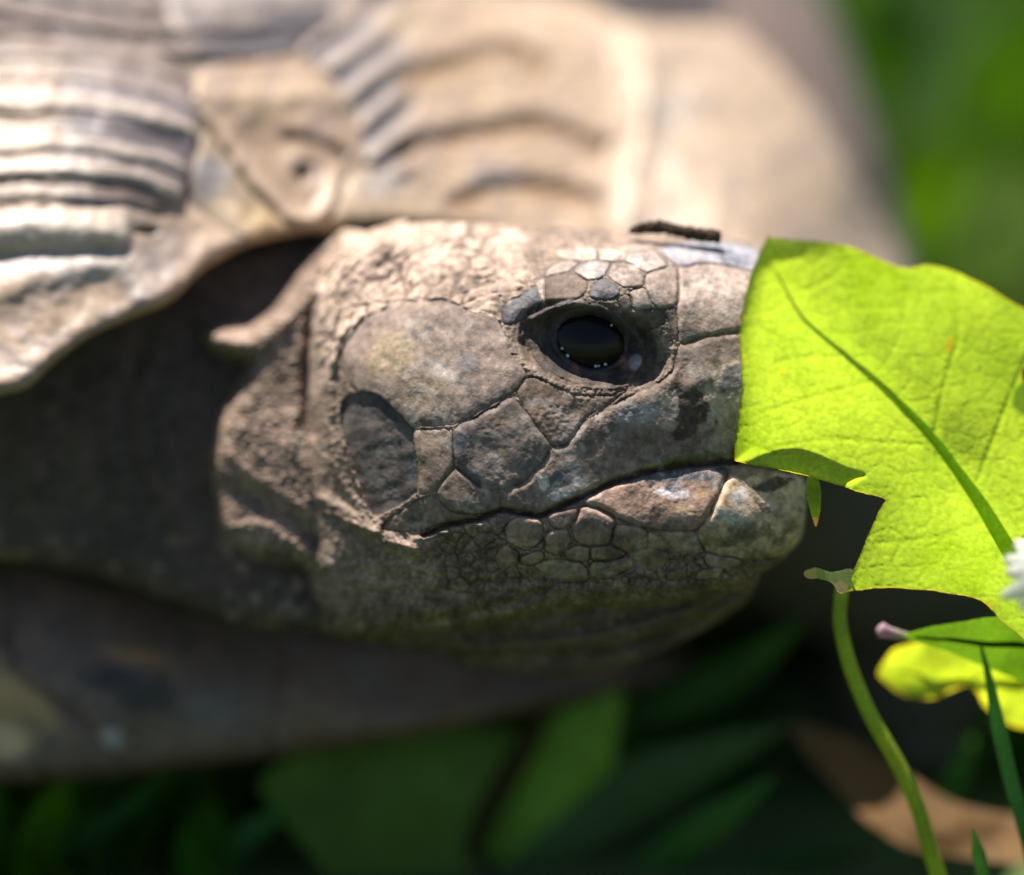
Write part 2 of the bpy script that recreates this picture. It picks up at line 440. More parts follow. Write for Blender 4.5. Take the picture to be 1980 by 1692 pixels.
sc([(797, 838), (830, 831), (872, 833), (877, 870), (876, 900), (843, 945), (809, 952), (808, 900)], 6, 9, (.25, .2, .158), .1)
sc([(881, 832), (915, 812), (960, 786), (990, 771), (1025, 811), (1061, 858), (1049, 889), (1010, 929), (965, 945), (925, 937), (893, 914), (881, 900)], 9, 14, (.19, .16, .142), .25)
sc([(1000, 757), (1028, 731), (1075, 750), (1120, 767), (1180, 766), (1208, 756), (1172, 783), (1134, 806), (1098, 855), (1066, 861), (1030, 812)], 5, 10, (.19, .146, .114), .05)
sc([(970, 981), (1037, 992), (1067, 984), (1120, 960), (1170, 936), (1215, 913), (1250, 909), (1330, 895), (1430, 883), (1520, 880), (1520, 640), (1427, 645), (1360, 656), (1316, 668), (1302, 718), (1256, 752), (1212, 770), (1142, 809), (1101, 858), (1066, 868), (1052, 895), (1013, 933), (976, 955)], 9, 16, (.225, .18, .148), .12)
sc([(846, 947), (880, 906), (905, 921), (930, 945), (968, 957), (965, 985), (920, 992), (872, 987), (853, 966)], 7, 10, (.2, .165, .13), .1)
sc([(740, 1022), (760, 1000), (800, 975), (832, 960), (850, 972), (875, 992), (930, 1000), (900, 1008), (850, 1012), (800, 1026)], 5, 8, (.22, .18, .14), .1)
# brow
sc([(1077, 486), (1110, 482), (1146, 480), (1155, 500), (1126, 505), (1090, 498)], 6, 5, PALE, .3)
sc([(1160, 483), (1212, 487), (1206, 505), (1158, 501)], 6, 5, PALE, .35)
sc([(1216, 492), (1267, 486), (1294, 512), (1252, 526), (1212, 507)], 10, 7, (.36, .32, .29), .4)
sc([(1200, 479), (1230, 474), (1263, 473), (1230, 484)], 4, 4, PALE, .2)
sc([(1052, 532), (1086, 506), (1120, 508), (1104, 522)], 6, 5, PALE, .3)
sc([(1110, 523), (1127, 509), (1180, 508), (1170, 532), (1138, 540)], 9, 7, (.32, .295, .28), .4)
sc([(1173, 531), (1186, 510), (1224, 512), (1248, 531), (1240, 553), (1206, 554)], 10, 8, (.34, .285, .245), .35)
sc([(1252, 532), (1306, 516), (1309, 584), (1278, 596), (1262, 584), (1250, 548)], 8, 8, (.3, .25, .21), .2)
sc([(1056, 541), (1100, 529), (1133, 546), (1125, 571), (1092, 586), (1057, 584)], 7, 8, (.13, .1, .08), .15)
sc([(1144, 557), (1163, 541), (1187, 551), (1197, 568), (1175, 580), (1142, 574)], 7, 6, (.10, .10, .112), .35)
sc([(1221, 566), (1242, 557), (1254, 575), (1255, 597), (1230, 597), (1221, 584)], 6, 5, (.36, .31, .265), .25)
sc([(976, 590), (1009, 572), (1034, 556), (1046, 582), (1034, 600), (993, 625), (974, 620)], 7, 8, (.12, .12, .135), .35)
sc([(1038, 549), (1052, 540), (1055, 584), (1047, 582)], 6, 4, (.5, .43, .36), .3)
sc([(1284, 600), (1307, 598), (1309, 658), (1294, 618)], 5, 4, (.17, .14, .115), .1)
sc([(1196, 580), (1216, 572), (1220, 592), (1205, 602)], 5, 5, (.18, .15, .12), .1)
sc([(1205, 606), (1240, 602), (1276, 602), (1284, 622), (1250, 640), (1224, 632)], 5, 6, (.15, .125, .1), .1)
# snout plates
sc([(1313, 526), (1330, 519), (1370, 511), (1440, 524), (1500, 545), (1515, 640), (1427, 638), (1360, 649), (1315, 660)], 8, 10, (.33, .275, .235), .25)
sc([(1278, 482), (1320, 470), (1400, 470), (1465, 484), (1500, 520), (1500, 540), (1440, 520), (1370, 506), (1326, 513), (1306, 508)], 8, 9, (.27, .285, .33), .6)
sc([(1268, 487), (1277, 486), (1306, 513), (1297, 514)], 5, 4, PALE, .3)
# jaw
sc([(976, 1020), (1002, 1000), (1041, 1002), (1048, 1041), (1020, 1062), (988, 1052)], 11, 12, (0.352, 0.258, 0.204), .15)
sc([(1062, 994), (1116, 985), (1113, 1005), (1085, 1022), (1065, 1016)], 10, 9, (0.300, 0.218, 0.177), .15)
sc([(1053, 1044), (1067, 1027), (1096, 1028), (1101, 1050), (1079, 1072), (1056, 1064)], 11, 11, (0.345, 0.252, 0.197), .15)
sc([(1109, 1008), (1126, 981), (1156, 981), (1189, 1005), (1178, 1048), (1141, 1055), (1112, 1041)], 11, 12, (0.315, 0.231, 0.184), .12)
sc([(961, 1073), (975, 1057), (998, 1068), (1001, 1085), (978, 1096), (963, 1088)], 11, 9, (0.315, 0.224, 0.170), .12)
sc([(1006, 1079), (1042, 1067), (1051, 1076), (1037, 1090), (1014, 1090)], 9, 8, (0.300, 0.224, 0.163), .1)
sc([(1094, 1070), (1111, 1057), (1137, 1059), (1137, 1081), (1105, 1085)], 9, 8, (0.300, 0.231, 0.170), .1)
sc([(1143, 1061), (1179, 1055), (1210, 1070), (1185, 1084), (1145, 1081)], 9, 8, (0.285, 0.224, 0.163), .1)
sc([(1183, 1049), (1194, 1015), (1249, 1027), (1249, 1056), (1215, 1069)], 9, 10, (0.307, 0.231, 0.177), .1)
sc([(1035, 1094), (1073, 1083), (1126, 1091), (1134, 1122), (1082, 1122)], 9, 10, (0.285, 0.224, 0.163), .1)
sc([(1145, 1088), (1208, 1079), (1228, 1088), (1185, 1116), (1145, 1114)], 9, 10, (0.270, 0.218, 0.156), .1)
sc([(1216, 1074), (1254, 1062), (1290, 1070), (1280, 1095), (1236, 1098)], 8, 9, (0.285, 0.224, 0.163), .1)
sc([(1256, 1030), (1340, 1030), (1358, 1066), (1300, 1066), (1258, 1056)], 8, 10, (0.375, 0.286, 0.197), .1)
sc([(1407, 925), (1432, 899), (1500, 912), (1553, 926), (1556, 990), (1551, 1030), (1528, 1064), (1495, 1077), (1430, 1079), (1366, 1067), (1351, 1030), (1383, 985)], 12, 16, (0.540, 0.422, 0.286), .3)
sc([(1132, 972), (1180, 946), (1250, 922), (1330, 910), (1402, 907), (1398, 930), (1377, 979), (1343, 1023), (1250, 1019), (1192, 1000)], 11, 14, (0.292, 0.204, 0.160), .15)
sc([(1346, 1119), (1361, 1103), (1394, 1101), (1387, 1117)], 8, 7, (0.450, 0.340, 0.245), .1)
sc([(1366, 1072), (1430, 1084), (1420, 1096), (1372, 1094)], 7, 7, (0.360, 0.272, 0.204), .1)
nS = len(SC)
s1 = np.full(X.shape, -1e4); s2 = np.full(X.shape, -1e4); lab = np.full(X.shape, -1)
for i, (pts, *_r) in enumerate(SC):
    sdv = poly_sd(wx, wy, pts, sub=3, pad=40)
    better = sdv > s1
    s2 = np.where(better, s1, np.maximum(s2, sdv)); lab = np.where(better, i, lab); s1 = np.where(better, sdv, s1)
edge = np.minimum((s1 - np.maximum(s2, -60)) / 2, s1 + 3.0)          # distance to the scale's own border
inS = onH & (s1 > -3.0) & (edge > 0)
lab = np.where(inS, lab, -1)

# ---- relief of the skin between the scales
B = np.zeros(X.shape)                                                  # relief towards the viewer
B += 5.0 * fbm(X, Y, 90, 3, off=3)
th = np.arctan2(Y - 960, X - 1060); rr = np.hypot(X - 1060, Y - 960)
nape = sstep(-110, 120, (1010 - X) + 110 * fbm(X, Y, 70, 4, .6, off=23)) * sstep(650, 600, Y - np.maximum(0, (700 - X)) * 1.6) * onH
u = th * 520 / 66 + 0.45 * fbm(X, Y, 60, 3, off=4); v = rr / 21 + 0.9 * fbm(X, Y, 70, 3, .6, off=5)
f1, f2, cid = voronoi(u, v, 0.95, 1); tilt = voronoi.off.copy()
crackm = sstep(-.25, .35, fbm(X, Y, 60, 3, off=18))
cell = np.clip((f2 - f1) * 2.6, 0, 1)
imb = cell ** 0.6 * (1 + 6 * crackm) + tilt * 7 + (_val[cid] - 0.5) * 3 + 2.6 * fbm(X, Y, 20, 4, .6, off=19)
crease = line_dist(X, Y, [(745, 440), (700, 468), (655, 510), (622, 560)], pad=60)
g1, g2, gid = voronoi(X / 15 + 0.3 * fbm(X, Y, 30, 2, off=6), Y / 13 + 0.3 * fbm(X, Y, 30, 2, off=7), 0.95, 2)
gran = np.clip((g2 - g1) * 2.0, 0, 1) ** 0.7 * 3.4 + (_val[gid] - 0.5) * 3
h1, h2, hid = voronoi(X / 8, Y / 7, 0.95, 3)
gran2 = np.clip((h2 - h1) * 2.0, 0, 1) ** 0.7 * 1.8 + (_val[hid] - 0.5) * 1.6
nonscale = lab < 0
skinrel = np.where(nape > 0.5, imb, 0.6 * gran + gran2)
foldsoft = np.where(lay == 1, 1.7, np.where(lay == 2, .5, 1.4))
skinrel = np.where(lay > 0, foldsoft * (gran * 0.9 + gran2 * 1.2), skinrel)
B += np.where(nonscale, skinrel, 0)
# loose wrinkles behind the jaw and over the throat
for pts, a, w in [([(622, 965), (680, 1000), (740, 1040), (800, 1062)], 16, 14), ([(628, 990), (690, 1016), (730, 1030)], 9, 6),
                  ([(640, 700), (632, 780), (640, 850), (660, 930), (700, 990), (722, 1025)], 9, 9), ([(668, 860), (690, 930), (712, 985), (735, 1020)], 9, 7),
                  ([(655, 650), (640, 720), (645, 800)], 7, 8), ([(700, 610), (660, 650), (645, 700)], 6, 6),
                  ([(800, 1040), (860, 1030), (930, 1012)], 8, 7), ([(740, 1050), (820, 1054), (900, 1030), (950, 1016)], 7, 8),
                  ([(556, 800), (566, 860), (590, 900), (600, 960)], 12, 14), ([(440, 880), (480, 905), (540, 950), (600, 990)], 7, 12),
                  ([(440, 1016), (500, 1016), (560, 1044), (640, 1100)], 8, 12), ([(420, 660), (500, 660), (560, 610), (610, 560)], 14, 14), ([(740, 432), (680, 458), (632, 502), (600, 552), (584, 620), (574, 700), (576, 800)], 12, 12)]:
    B += a * gauss(line_dist(X + 5 * fbm(X, Y, 30, 3, off=8), Y + 5 * fbm(X, Y, 30, 3, off=9), pts), w) * (nonscale)
for pts, a, w in [([(1425, 893), (1330, 900), (1250, 913), (1170, 940), (1120, 964), (1067, 988), (1037, 997), (969, 987), (930, 1002), (880, 1012), (820, 1034)], 20, 5.5),
                  ([(1560, 928), (1490, 905), (1425, 893)], 16, 6),
                  ([(760, 436), (700, 466), (655, 508), (622, 558), (604, 620), (597, 700), (598, 780), (604, 840)], 24, 7), ([(425, 945), (490, 962), (560, 1004), (610, 1040)], 16, 20),
                  ([(610, 1120), (680, 1080), (760, 1078), (850, 1090)], 6, 6), ([(520, 1075), (600, 1110), (660, 1160), (700, 1200)], 10, 12),
                  ([(900, 1130), (1020, 1120), (1150, 1128), (1300, 1120), (1440, 1108)], 8, 7), ([(760, 1214), (870, 1196), (980, 1168), (1060, 1138)], 20, 9),
                  ([(370, 620), (345, 760), (370, 900), (400, 1010)], 12, 18), ([(270, 660), (240, 800), (270, 950), (330, 1060)], 13, 20), ([(150, 720), (120, 850), (160, 1000)], 12, 20), ([(30, 780), (10, 900), (40, 1040)], 12, 20), ([(320, 700), (300, 800), (320, 900)], 12, 8), ([(200, 760), (190, 860), (215, 960)], 12, 8),
                  ([(680, 1100), (760, 1120), (860, 1110)], 5, 6), ([(700, 1150), (800, 1140), (900, 1150)], 5, 7),
                  ([(1130, 1160), (1260, 1150), (1400, 1128)], 9, 7), ([(900, 1232), (1040, 1226), (1180, 1206), (1330, 1165)], 24, 9), ([(1150, 1260), (1260, 1232), (1340, 1195), (1420, 1150)], 22, 8), ([(1080, 1180), (1200, 1176), (1300, 1160)], 8, 6)]:
    B -= a * gauss(line_dist(wx, wy, pts), w)
# shape of each scale
s_h = np.array([s[1] for s in SC], float); s_e = np.array([s[2] for s in SC], float); s_l = np.array([s[5] for s in SC], float)
li = np.maximum(lab, 0)
gv_ = .55 + .45 * sstep(-.35, .25, fbm(X, Y, 55, 3, off=28))
prof = 1 - gv_ * (1 - np.clip(edge / s_e[li], 0, 1)) ** 2.2
grit = 1.3 * fbm(X, Y, 16, 4, .65, off=10) + .9 * fbm(X, Y, 6, 2, off=11)
dirtm = sstep(-.05, .35, fbm(X, Y, 70, 4, .6, off=12))
SB = s_l[li] + s_h[li] * prof + grit * (0.45 + 0.8 * dirtm) + 2.5 * fbm(X, Y, 40, 2, off=13)
B = np.where(lab >= 0, B + SB - 3, B)
jw1, jw2, jid = voronoi(X / 27 + .3 * fbm(X, Y, 30, 2, off=70), Y / 22 + .3 * fbm(X, Y, 30, 2, off=71), .95, 8)
jawm = nonscale * onH * sstep(1005, 1030, Y) * sstep(1165, 1120, Y) * sstep(815, 860, X)
B += jawm * (5.5 * (1 - (1 - np.clip((jw2 - jw1) * 2.2, 0, 1)) ** 2) + 3 * (_val[jid] - .5) - 2)
# radiating wrinkles of the ear drum
drum = lab == 1
B += np.where(drum, .45 * np.sin((Y + 0.35 * X) / 5.5 + 2 * fbm(X, Y, 50, 2, off=14)) * sstep(790, 860, Y), 0)
# granular throat
thro = sstep(1060, 1110, Y) * (lay != 2) * nonscale
B += thro * (3.2 * fbm(X, Y, 12, 3, off=15))
B += nonscale * (1.6 * fbm(X, Y, 9, 3, .6, off=16))

# ---- eye socket
eo = ell(X, Y, 1140, 668, 168, 88, 12)
carve = 56 * sstep(1.02, 0.45, eo) * onH
ex = X - 1142; ey = Y - 660
ca, sa = math.cos(math.radians(14)), math.sin(math.radians(14))
eu = (ex * ca + ey * sa) / 62; ev = (-ex * sa + ey * ca) / 49
e2 = np.maximum(np.hypot(eu, ev), ((X - 1175) * .72 - (Y - 625) * .70) / 24 * .55 + .55) + .035 * fbm(X, Y, 26, 2, off=29)
sock = sstep(1.02, 0.85, eo)
Bsock = B * (1 - 0.45 * sock)
n_e = .5 + .8 * fbm(X, Y, 40, 3, off=27)
rough_l = 1.6 * fbm(X, Y, 14, 3, off=17) + 1.0 * gran2 * 0.5
lidridge = 12 * gauss(np.abs(e2 - 1.15), 0.13) * (.55 + .6 * sstep(-20, 40, Y - 660 + 18 * n_e)) + 5 * gauss(np.abs(e2 - 1.6), 0.14) * (.4 + n_e)
lidridge = lidridge + 1.6 * np.sin(e2 * 34 + 4 * fbm(X, Y, 50, 2, off=26)) * sstep(1.15, 1.4, e2) * (.4 + n_e)
upper = 15 * gauss(line_dist(wx, wy, [(1030, 618), (1060, 600), (1095, 588), (1130, 586), (1170, 597), (1205, 624), (1235, 658), (1248, 688)]), 9) \
    - 10 * gauss(line_dist(wx, wy, [(1022, 606), (1060, 588), (1110, 573), (1160, 580), (1205, 606), (1245, 650)]), 6)
lower = 9 * gauss(line_dist(wx, wy, [(1032, 660), (1056, 705), (1100, 738), (1160, 752), (1225, 745)]), 9) \
    - 9 * gauss(line_dist(wx, wy, [(1010, 660), (1040, 715), (1090, 748), (1170, 764), (1250, 740), (1295, 690)]), 6)
carn = 16 * sstep(1.0, 0.1, ell(X, Y, 1222, 704, 26, 30, 30))
D = D + carve
Bn = np.where(eo < 1.02, Bsock * (1 - sock) + sock * (0.35 * Bsock + rough_l) + (lidridge + upper + lower + carn) * sstep(1.0, 0.8, eo), B)
hole = sstep(1.03, 0.9, e2)
B = Bn
D = D - B
D = np.where(e2 < 1.06, D * (1 - hole) + 200 * hole, D)

# ---- colours of the skin
C = np.empty(X.shape + (3,)); C[:] = (.25, .198, .155)
G = np.full(X.shape, .06)
n_a = fbm(X, Y, 120, 4, .6, off=20); n_b = fbm(X, Y, 28, 4, .6, off=21); n_c = fbm(X, Y, 10, 3, .6, off=22)
for i, s in enumerate(SC):
    m = (lab == i).astype(float)
    mixc(C, s[3], m); G = np.where(lab == i, s[4], G)
mixc(C, (.52, .42, .34), nape * .9 * nonscale)  # pale dust on the nape, with its sunlit brightness painted in
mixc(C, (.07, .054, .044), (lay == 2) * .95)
mixc(C, (.31, .24, .19), (lay == 1) * .85)
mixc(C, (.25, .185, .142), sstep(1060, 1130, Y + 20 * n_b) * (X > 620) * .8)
mixc(C, (.31, .255, .18), sstep(.1, .45, n_b) * sstep(1000, 1100, Y) * .5); mixc(C, (.15, .118, .09), (lay >= 3) * .8); mixc(C, (.17, .125, .098), sstep(.1, .45, -n_b) * sstep(1000, 1100, Y) * .5)  # lower throat folds darkened: underside shade painted into the skin
# soil packed in the joints between scales
mixc(C, (.07, .05, .037), np.where(onH, sstep(4.5, 0.5, np.where(lab >= 0, edge, 9)) * .85 * gv_ ** 1.5, 0))
mixc(C, (.10, .075, .058), nape * nonscale * sstep(.25, .04, f2 - f1) * .85 * crackm)
mixc(C, (.11, .09, .07), nonscale * (1 - (nape > .5)) * sstep(.3, .05, g2 - g1) * .55)
mixc(C, (.08, .06, .045), jawm * sstep(.16, .03, jw2 - jw1) * .7)
mixc(C, (.05, .04, .03), gauss(line_dist(wx, wy, [(1425, 893), (1330, 900), (1250, 913), (1170, 940), (1120, 964), (1067, 988), (1037, 997), (969, 987), (930, 1002), (880, 1012), (820, 1034)]), 5) * .9)
def blob(cx, cy, rx, ry, ang, col, a=1.0, soft=.5, wob=.55, only=None, gl=None):
    global G
    e = ell(X, Y, cx, cy, rx, ry, ang) + wob * n_b + .25 * n_c
    m = sstep(1.0, 1.0 - soft, e) * a * (lay <= 1)
    if only is not None: m = m * (lab == only)
    mixc(C, col, m)
    if gl is not None: G = G * (1 - m) + gl * m
# big temple scale
blob(760, 690, 80, 70, 0, (.36, .30, .195), .8, .7, only=0); blob(820, 755, 70, 45, -20, (.33, .28, .20), .8, .6, only=0)
blob(905, 700, 36, 22, 20, (.15, .15, .165), .85, .6, only=0); blob(815, 645, 30, 16, -10, (.17, .16, .155), .7, .7, only=0)
blob(862, 722, 60, 22, 25, (.36, .345, .32), .8, .6, only=0); blob(700, 640, 30, 40, 0, (.21, .17, .15), .6, .7, only=0)
blob(960, 690, 50, 40, 0, (.25, .2, .165), .8, .6, only=0); blob(840, 800, 12, 40, 20, (.2, .17, .15), .7, .6, only=0)
blob(930, 780, 70, 18, -28, (.31, .28, .25), .7, .7, only=0); blob(978, 645, 18, 30, 0, (.42, .37, .33), .6, .7, only=0)
blob(800, 590, 90, 10, 4, (.36, .29, .22), .7, .8, only=0)
blob(735, 790, 55, 34, 20, (.052, .05, .052), .95, .5, only=1); blob(800, 900, 12, 60, 0, (.10, .115, .13), .8, .6, only=1)  # top of the ear drum darkened, its shadow painted in
blob(893, 855, 20, 40, 0, (.105, .115, .14), .9, .6, only=3); blob(915, 920, 30, 20, 30, (.11, .12, .15), .8, .7, only=3)
blob(962, 816, 22, 12, 0, (.31, .205, .12), .7, .7, only=3); blob(972, 880, 10, 26, -15, (.28, .25, .17), .6, .8, only=3); blob(920, 850, 10, 30, 25, (.27, .25, .19), .6, .8, only=3)
blob(1010, 840, 40, 40, 0, (.22, .195, .18), .7, .8, only=3); blob(1022, 898, 26, 8, -45, (.10, .10, .11), .8, .5, only=3, gl=.45); blob(1018, 890, 30, 3, -50, (.4, .36, .33), .6, .6, only=3)
# upper beak
blob(1232, 800, 54, 32, -15, (.36, .36, .37), .95, .6, .4, only=5, gl=.8); blob(1200, 835, 12, 20, -30, (.33, .33, .34), .7, .7, only=5, gl=.7)
blob(1268, 768, 30, 12, -38, (.33, .31, .28), .8, .5, only=5); blob(1125, 835, 5, 20, 35, (.36, .34, .32), .7, .6, .2, only=5, gl=.4)
blob(1405, 760, 60, 110, 10, (.48, .41, .33), .95, .4, .8, only=5); blob(1412, 738, 30, 34, 0, (.145, .165, .185), .9, .5, only=5)
blob(1332, 790, 42, 70, -12, (.085, .062, .046), 1.0, .3, .8, only=5); blob(1360, 850, 50, 22, -30, (.15, .115, .085), .8, .4, .8, only=5)
blob(1297, 786, 18, 30, 10, (.52, .45, .38), .95, .3, .6, only=5); blob(1290, 822, 20, 12, 0, (.38, .31, .27), .8, .35, .7, only=5); blob(1345, 720, 20, 26, 0, (.42, .38, .35), .7, .5, .7, only=5)
blob(1395, 845, 40, 22, -30, (.38, .33, .26), .8, .4, .7, only=5)
blob(1340, 683, 30, 14, -10, (.16, .15, .14), .7, .5, only=5)
blob(1336, 886, 90, 10, -10, (.13, .145, .035), .85, .5, .9, only=5); blob(1262, 900, 22, 7, -8, (.30, .30, .09), .8, .5, .5, only=5)
blob(1092, 923, 56, 24, -38, (.13, .135, .145), 1, .3, .4, only=5, gl=.55); blob(1050, 935, 12, 22, -10, (.55, .53, .49), .95, .3, .6, only=5); blob(1078, 956, 32, 12, -14, (.56, .55, .52), .95, .3, .7, only=5, gl=.35)
blob(1120, 930, 18, 10, -30, (.52, .53, .52), .9, .3, .6, only=5)
blob(1180, 870, 80, 50, -30, (.20, .155, .125), .6, .6, .7, only=5)
# snout plates and brow
blob(1390, 555, 50, 40, 20, (.45, .39, .35), .7, .6, only=24); blob(1340, 610, 30, 60, 0, (.25, .195, .155), .8, .6, .8, only=24); blob(1330, 645, 28, 12, 0, (.12, .125, .145), .8, .5, .3, only=24)
blob(1405, 598, 26, 20, 0, (.45, .41, .38), .6, .6, only=24)
blob(1330, 490, 45, 22, 8, (.36, .36, .39), .8, .6, only=25); blob(1420, 500, 40, 26, 0, (.19, .22, .275), .8, .6, only=25)
blob(1175, 525, 26, 10, -20, (.24, .24, .26), .7, .6, only=13); blob(1210, 525, 20, 12, 0, (.24, .19, .16), .7, .6, only=14)
# jaw
blob(1320, 921, 110, 16, -4, (.085, .095, .11), .95, .4, .4, only=41); blob(1300, 950, 40, 16, 6, (.52, .52, .56), .9, .3, .35, only=41, gl=.4); blob(1302, 942, 27, 11, 0, (.11, .12, .15), .95, .3, .3, only=41, gl=.3)
blob(1358, 955, 22, 14, -20, (.36, .25, .15), .8, .5, .7, only=41); blob(1322, 990, 40, 16, -8, (.50, .36, .24), .9, .4, .7, only=41); blob(1225, 978, 40, 10, 10, (.28, .2, .13), .6, .5, .7, only=41)
blob(1388, 940, 20, 16, 0, (.34, .33, .30), .8, .4, .6, only=41)
blob(1432, 960, 18, 26, 20, (.62, .62, .58), .95, .4, .8, only=40); blob(1418, 1000, 34, 16, 20, (.60, .60, .54), .95, .4, .8, only=40)
blob(1490, 938, 40, 17, -15, (.055, .04, .026), .9, .4, .8, only=40); blob(1470, 975, 30, 10, 40, (.09, .06, .04), .8, .4, .9, only=40); blob(1430, 975, 8, 6, 0, (.05, .045, .035), .9, .4, .4, only=40)
blob(1440, 1030, 50, 26, -20, (.20, .20, .145), .7, .6, .7, only=40); blob(1520, 1000, 30, 50, 10, (.25, .22, .13), .7, .6, .7, only=40); blob(1380, 1035, 26, 30, 0, (.33, .28, .175), .6, .6, .6, only=40)
blob(1310, 1045, 40, 20, 0, (.34, .285, .18), .7, .5, .7, only=39)
# lips' green juice, lichen-pale flecks
for (cx, cy, rx, ry) in [(815, 1100, 30, 8), (775, 1085, 12, 8), (880, 1150, 40, 10), (1250, 1105, 40, 6), (700, 1110, 14, 20), (640, 1080, 16, 30), (580, 860, 16, 36)]:
    blob(cx, cy, rx, ry, 10, (.36, .35, .28), .5, .7, .9)
# eyelids: slate and soil, the socket's shade painted in as well
m_eye = sstep(1.05, .75, eo + .12 * n_b) * onH
mixc(C, (.055, .045, .038), m_eye * .95)
mixc(C, (.042, .042, .047), m_eye * (gauss(e2 - 1.2, .25) * .9)); G = np.where(e2 < 1.5, .45 * gauss(e2 - 1.1, .2) + .12, G)
mixc(C, (.075, .072, .074), gauss(line_dist(wx, wy, [(1030, 618), (1060, 600), (1095, 588), (1130, 586), (1170, 597), (1205, 624), (1235, 658), (1248, 688)]), 10) * .8)
mixc(C, (.20, .10, .06), sstep(1, .5, ell(X, Y, 1207, 702, 14, 16)) * .8)
cm = sstep(1, .6, ell(X, Y, 1228, 700, 14, 20, 20)); mixc(C, (.40, .41, .44), cm * .85); G = G * (1 - cm) + .85 * cm
mixc(C, (.14, .08, .055), sstep(.1, .5, n_b) * m_eye * .6 * (Y > 680))
mixc(C, (.01, .01, .01), hole)
# mottling and pale dust flecks
mott = (1 + .32 * n_a + .5 * n_b + .28 * n_c)[..., None]
C *= mott
flk = fbm(X, Y, 48, 5, .62, off=24); onp = (lab >= 0) & (lab != 1) & (X > 780)
mixc(C, (.40, .365, .34), onp * sstep(.26, .36, flk) * .5)
mixc(C, (.095, .08, .072), onp * sstep(.24, .36, -flk) * .5)
C *= np.array([.95, .862, .825])
fleck = sstep(.42, .7, fbm(X, Y, 7, 2, off=25)) * sstep(0, .5, n_a + .2)
mixc(C, (.42, .35, .29), fleck * .35 * (lay <= 1) * (eo > 1))

# ---- build the skin and, over it, each scale as a piece of its own
H.snap(sd_all)
inside = sd_all > 0
cells = H.cells(inside)
Dbody = np.where(lab >= 0, D + np.clip((edge - 1.0) * .7, 0, 5.0), D)
thick = 420 * sstep(0, 260, sd_all) + 6
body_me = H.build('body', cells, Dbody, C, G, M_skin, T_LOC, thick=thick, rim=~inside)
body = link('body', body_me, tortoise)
H.PX, H.PY = H.X, H.Y
for i in range(nS):
    inn = lab == i
    if inn.sum() < 12: continue
    cl = H.cells(inn)
    Dp = np.where(inn, D - .3, D + 5.0)
    link('scale', H.build('scale', cl, Dp, C, G, M_skin, T_LOC), body)

# ---- far shoulder, forelegs and trunk inside the shell, welded into the same skin object
def limb(path_pts, radii, seg=28, squash=.9):
    p = catmull(path_pts, 8, False); r = np.interp(np.linspace(0, 1, len(p)), np.linspace(0, 1, len(radii)), radii)
    V, F = tube(to_world(p[:, 0], p[:, 1], p[:, 2]), r * S, seg, squash)
    q = V / S
    V = V + (1.2e-4 * (vnoise(q[:, 0] / 40, q[:, 2] / 40 + q[:, 1] / 60) - .5))[:, None] * np.array([0.3, -1, .2])
    return V, F
def ground_pt(px, d):
    """(px, py, d) of the ground point at that column and depth"""
    hk = (d * S * math.sin(PITCH) - C0[2]) / UP[2]
    return (px, 846 - hk / (S * (1 + d * S / DIST)), d)
gx, gy, gd = ground_pt(1760, 1500)
g2x, g2y, g2d = ground_pt(260, 1250)
parts = [limb([(1250, 760, 1300), (1500, 900, 1250), (1700, 1050, 1300), (1760, 1150, 1420), (gx, gy - 60, gd), (gx, gy, gd)], [330, 300, 250, 200, 190, 210]),
         limb([(500, 800, 1200), (350, 950, 1150), (280, 1150, 1200), (g2x, g2y - 40, g2d), (g2x, g2y, g2d)], [300, 280, 230, 200, 210]),
         limb([(-400, 760, 1500), (300, 800, 1350), (900, 850, 1300), (1300, 850, 1500), (1500, 850, 1900)], [330, 420, 420, 400, 380])]
import bmesh
bm = bmesh.new(); bm.from_mesh(body_me)
for V, F in parts:
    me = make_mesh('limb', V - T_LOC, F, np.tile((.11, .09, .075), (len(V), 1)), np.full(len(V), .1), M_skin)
    bm.from_mesh(me); bpy.data.meshes.remove(me)
bm.to_mesh(body_me); bm.free()

# ---- eye
def uv_sphere(c, r, nu=48, nv=32, sc3=(1, 1, 1)):
    u = np.linspace(0, 2 * np.pi, nu, endpoint=False); v = np.linspace(0, np.pi, nv + 1)[1:-1]
    P = np.stack([np.sin(v)[:, None] * np.cos(u), np.sin(v)[:, None] * np.sin(u), np.cos(v)[:, None] + 0 * u], -1).reshape(-1, 3) * r * np.asarray(sc3)
    P = np.vstack([P, [[0, 0, r * sc3[2]], [0, 0, -r * sc3[2]]]]) + c
    n = nv - 1
    i = np.arange(n - 1)[:, None] * nu; j = np.arange(nu)[None]; k = (j + 1) % nu
    F = np.stack([i + j, i + nu + j, i + nu + k, i + k], -1).reshape(-1, 4)
    jj = np.arange(nu); kk = (jj + 1) % nu
    T = np.vstack([np.stack([np.full(nu, n * nu), jj, kk], 1), np.stack([np.full(nu, n * nu + 1), (n - 1) * nu + kk, (n - 1) * nu + jj], 1)])
    return P, [F, T]
V, F = uv_sphere(to_world(1142, 660, 176), 112 * S, 80, 56)
M_eye = eye_mat(); M_glint = glint_mat()
eye = link('eye', make_mesh('eye', V - T_LOC, F, mat=M_eye), tortoise)
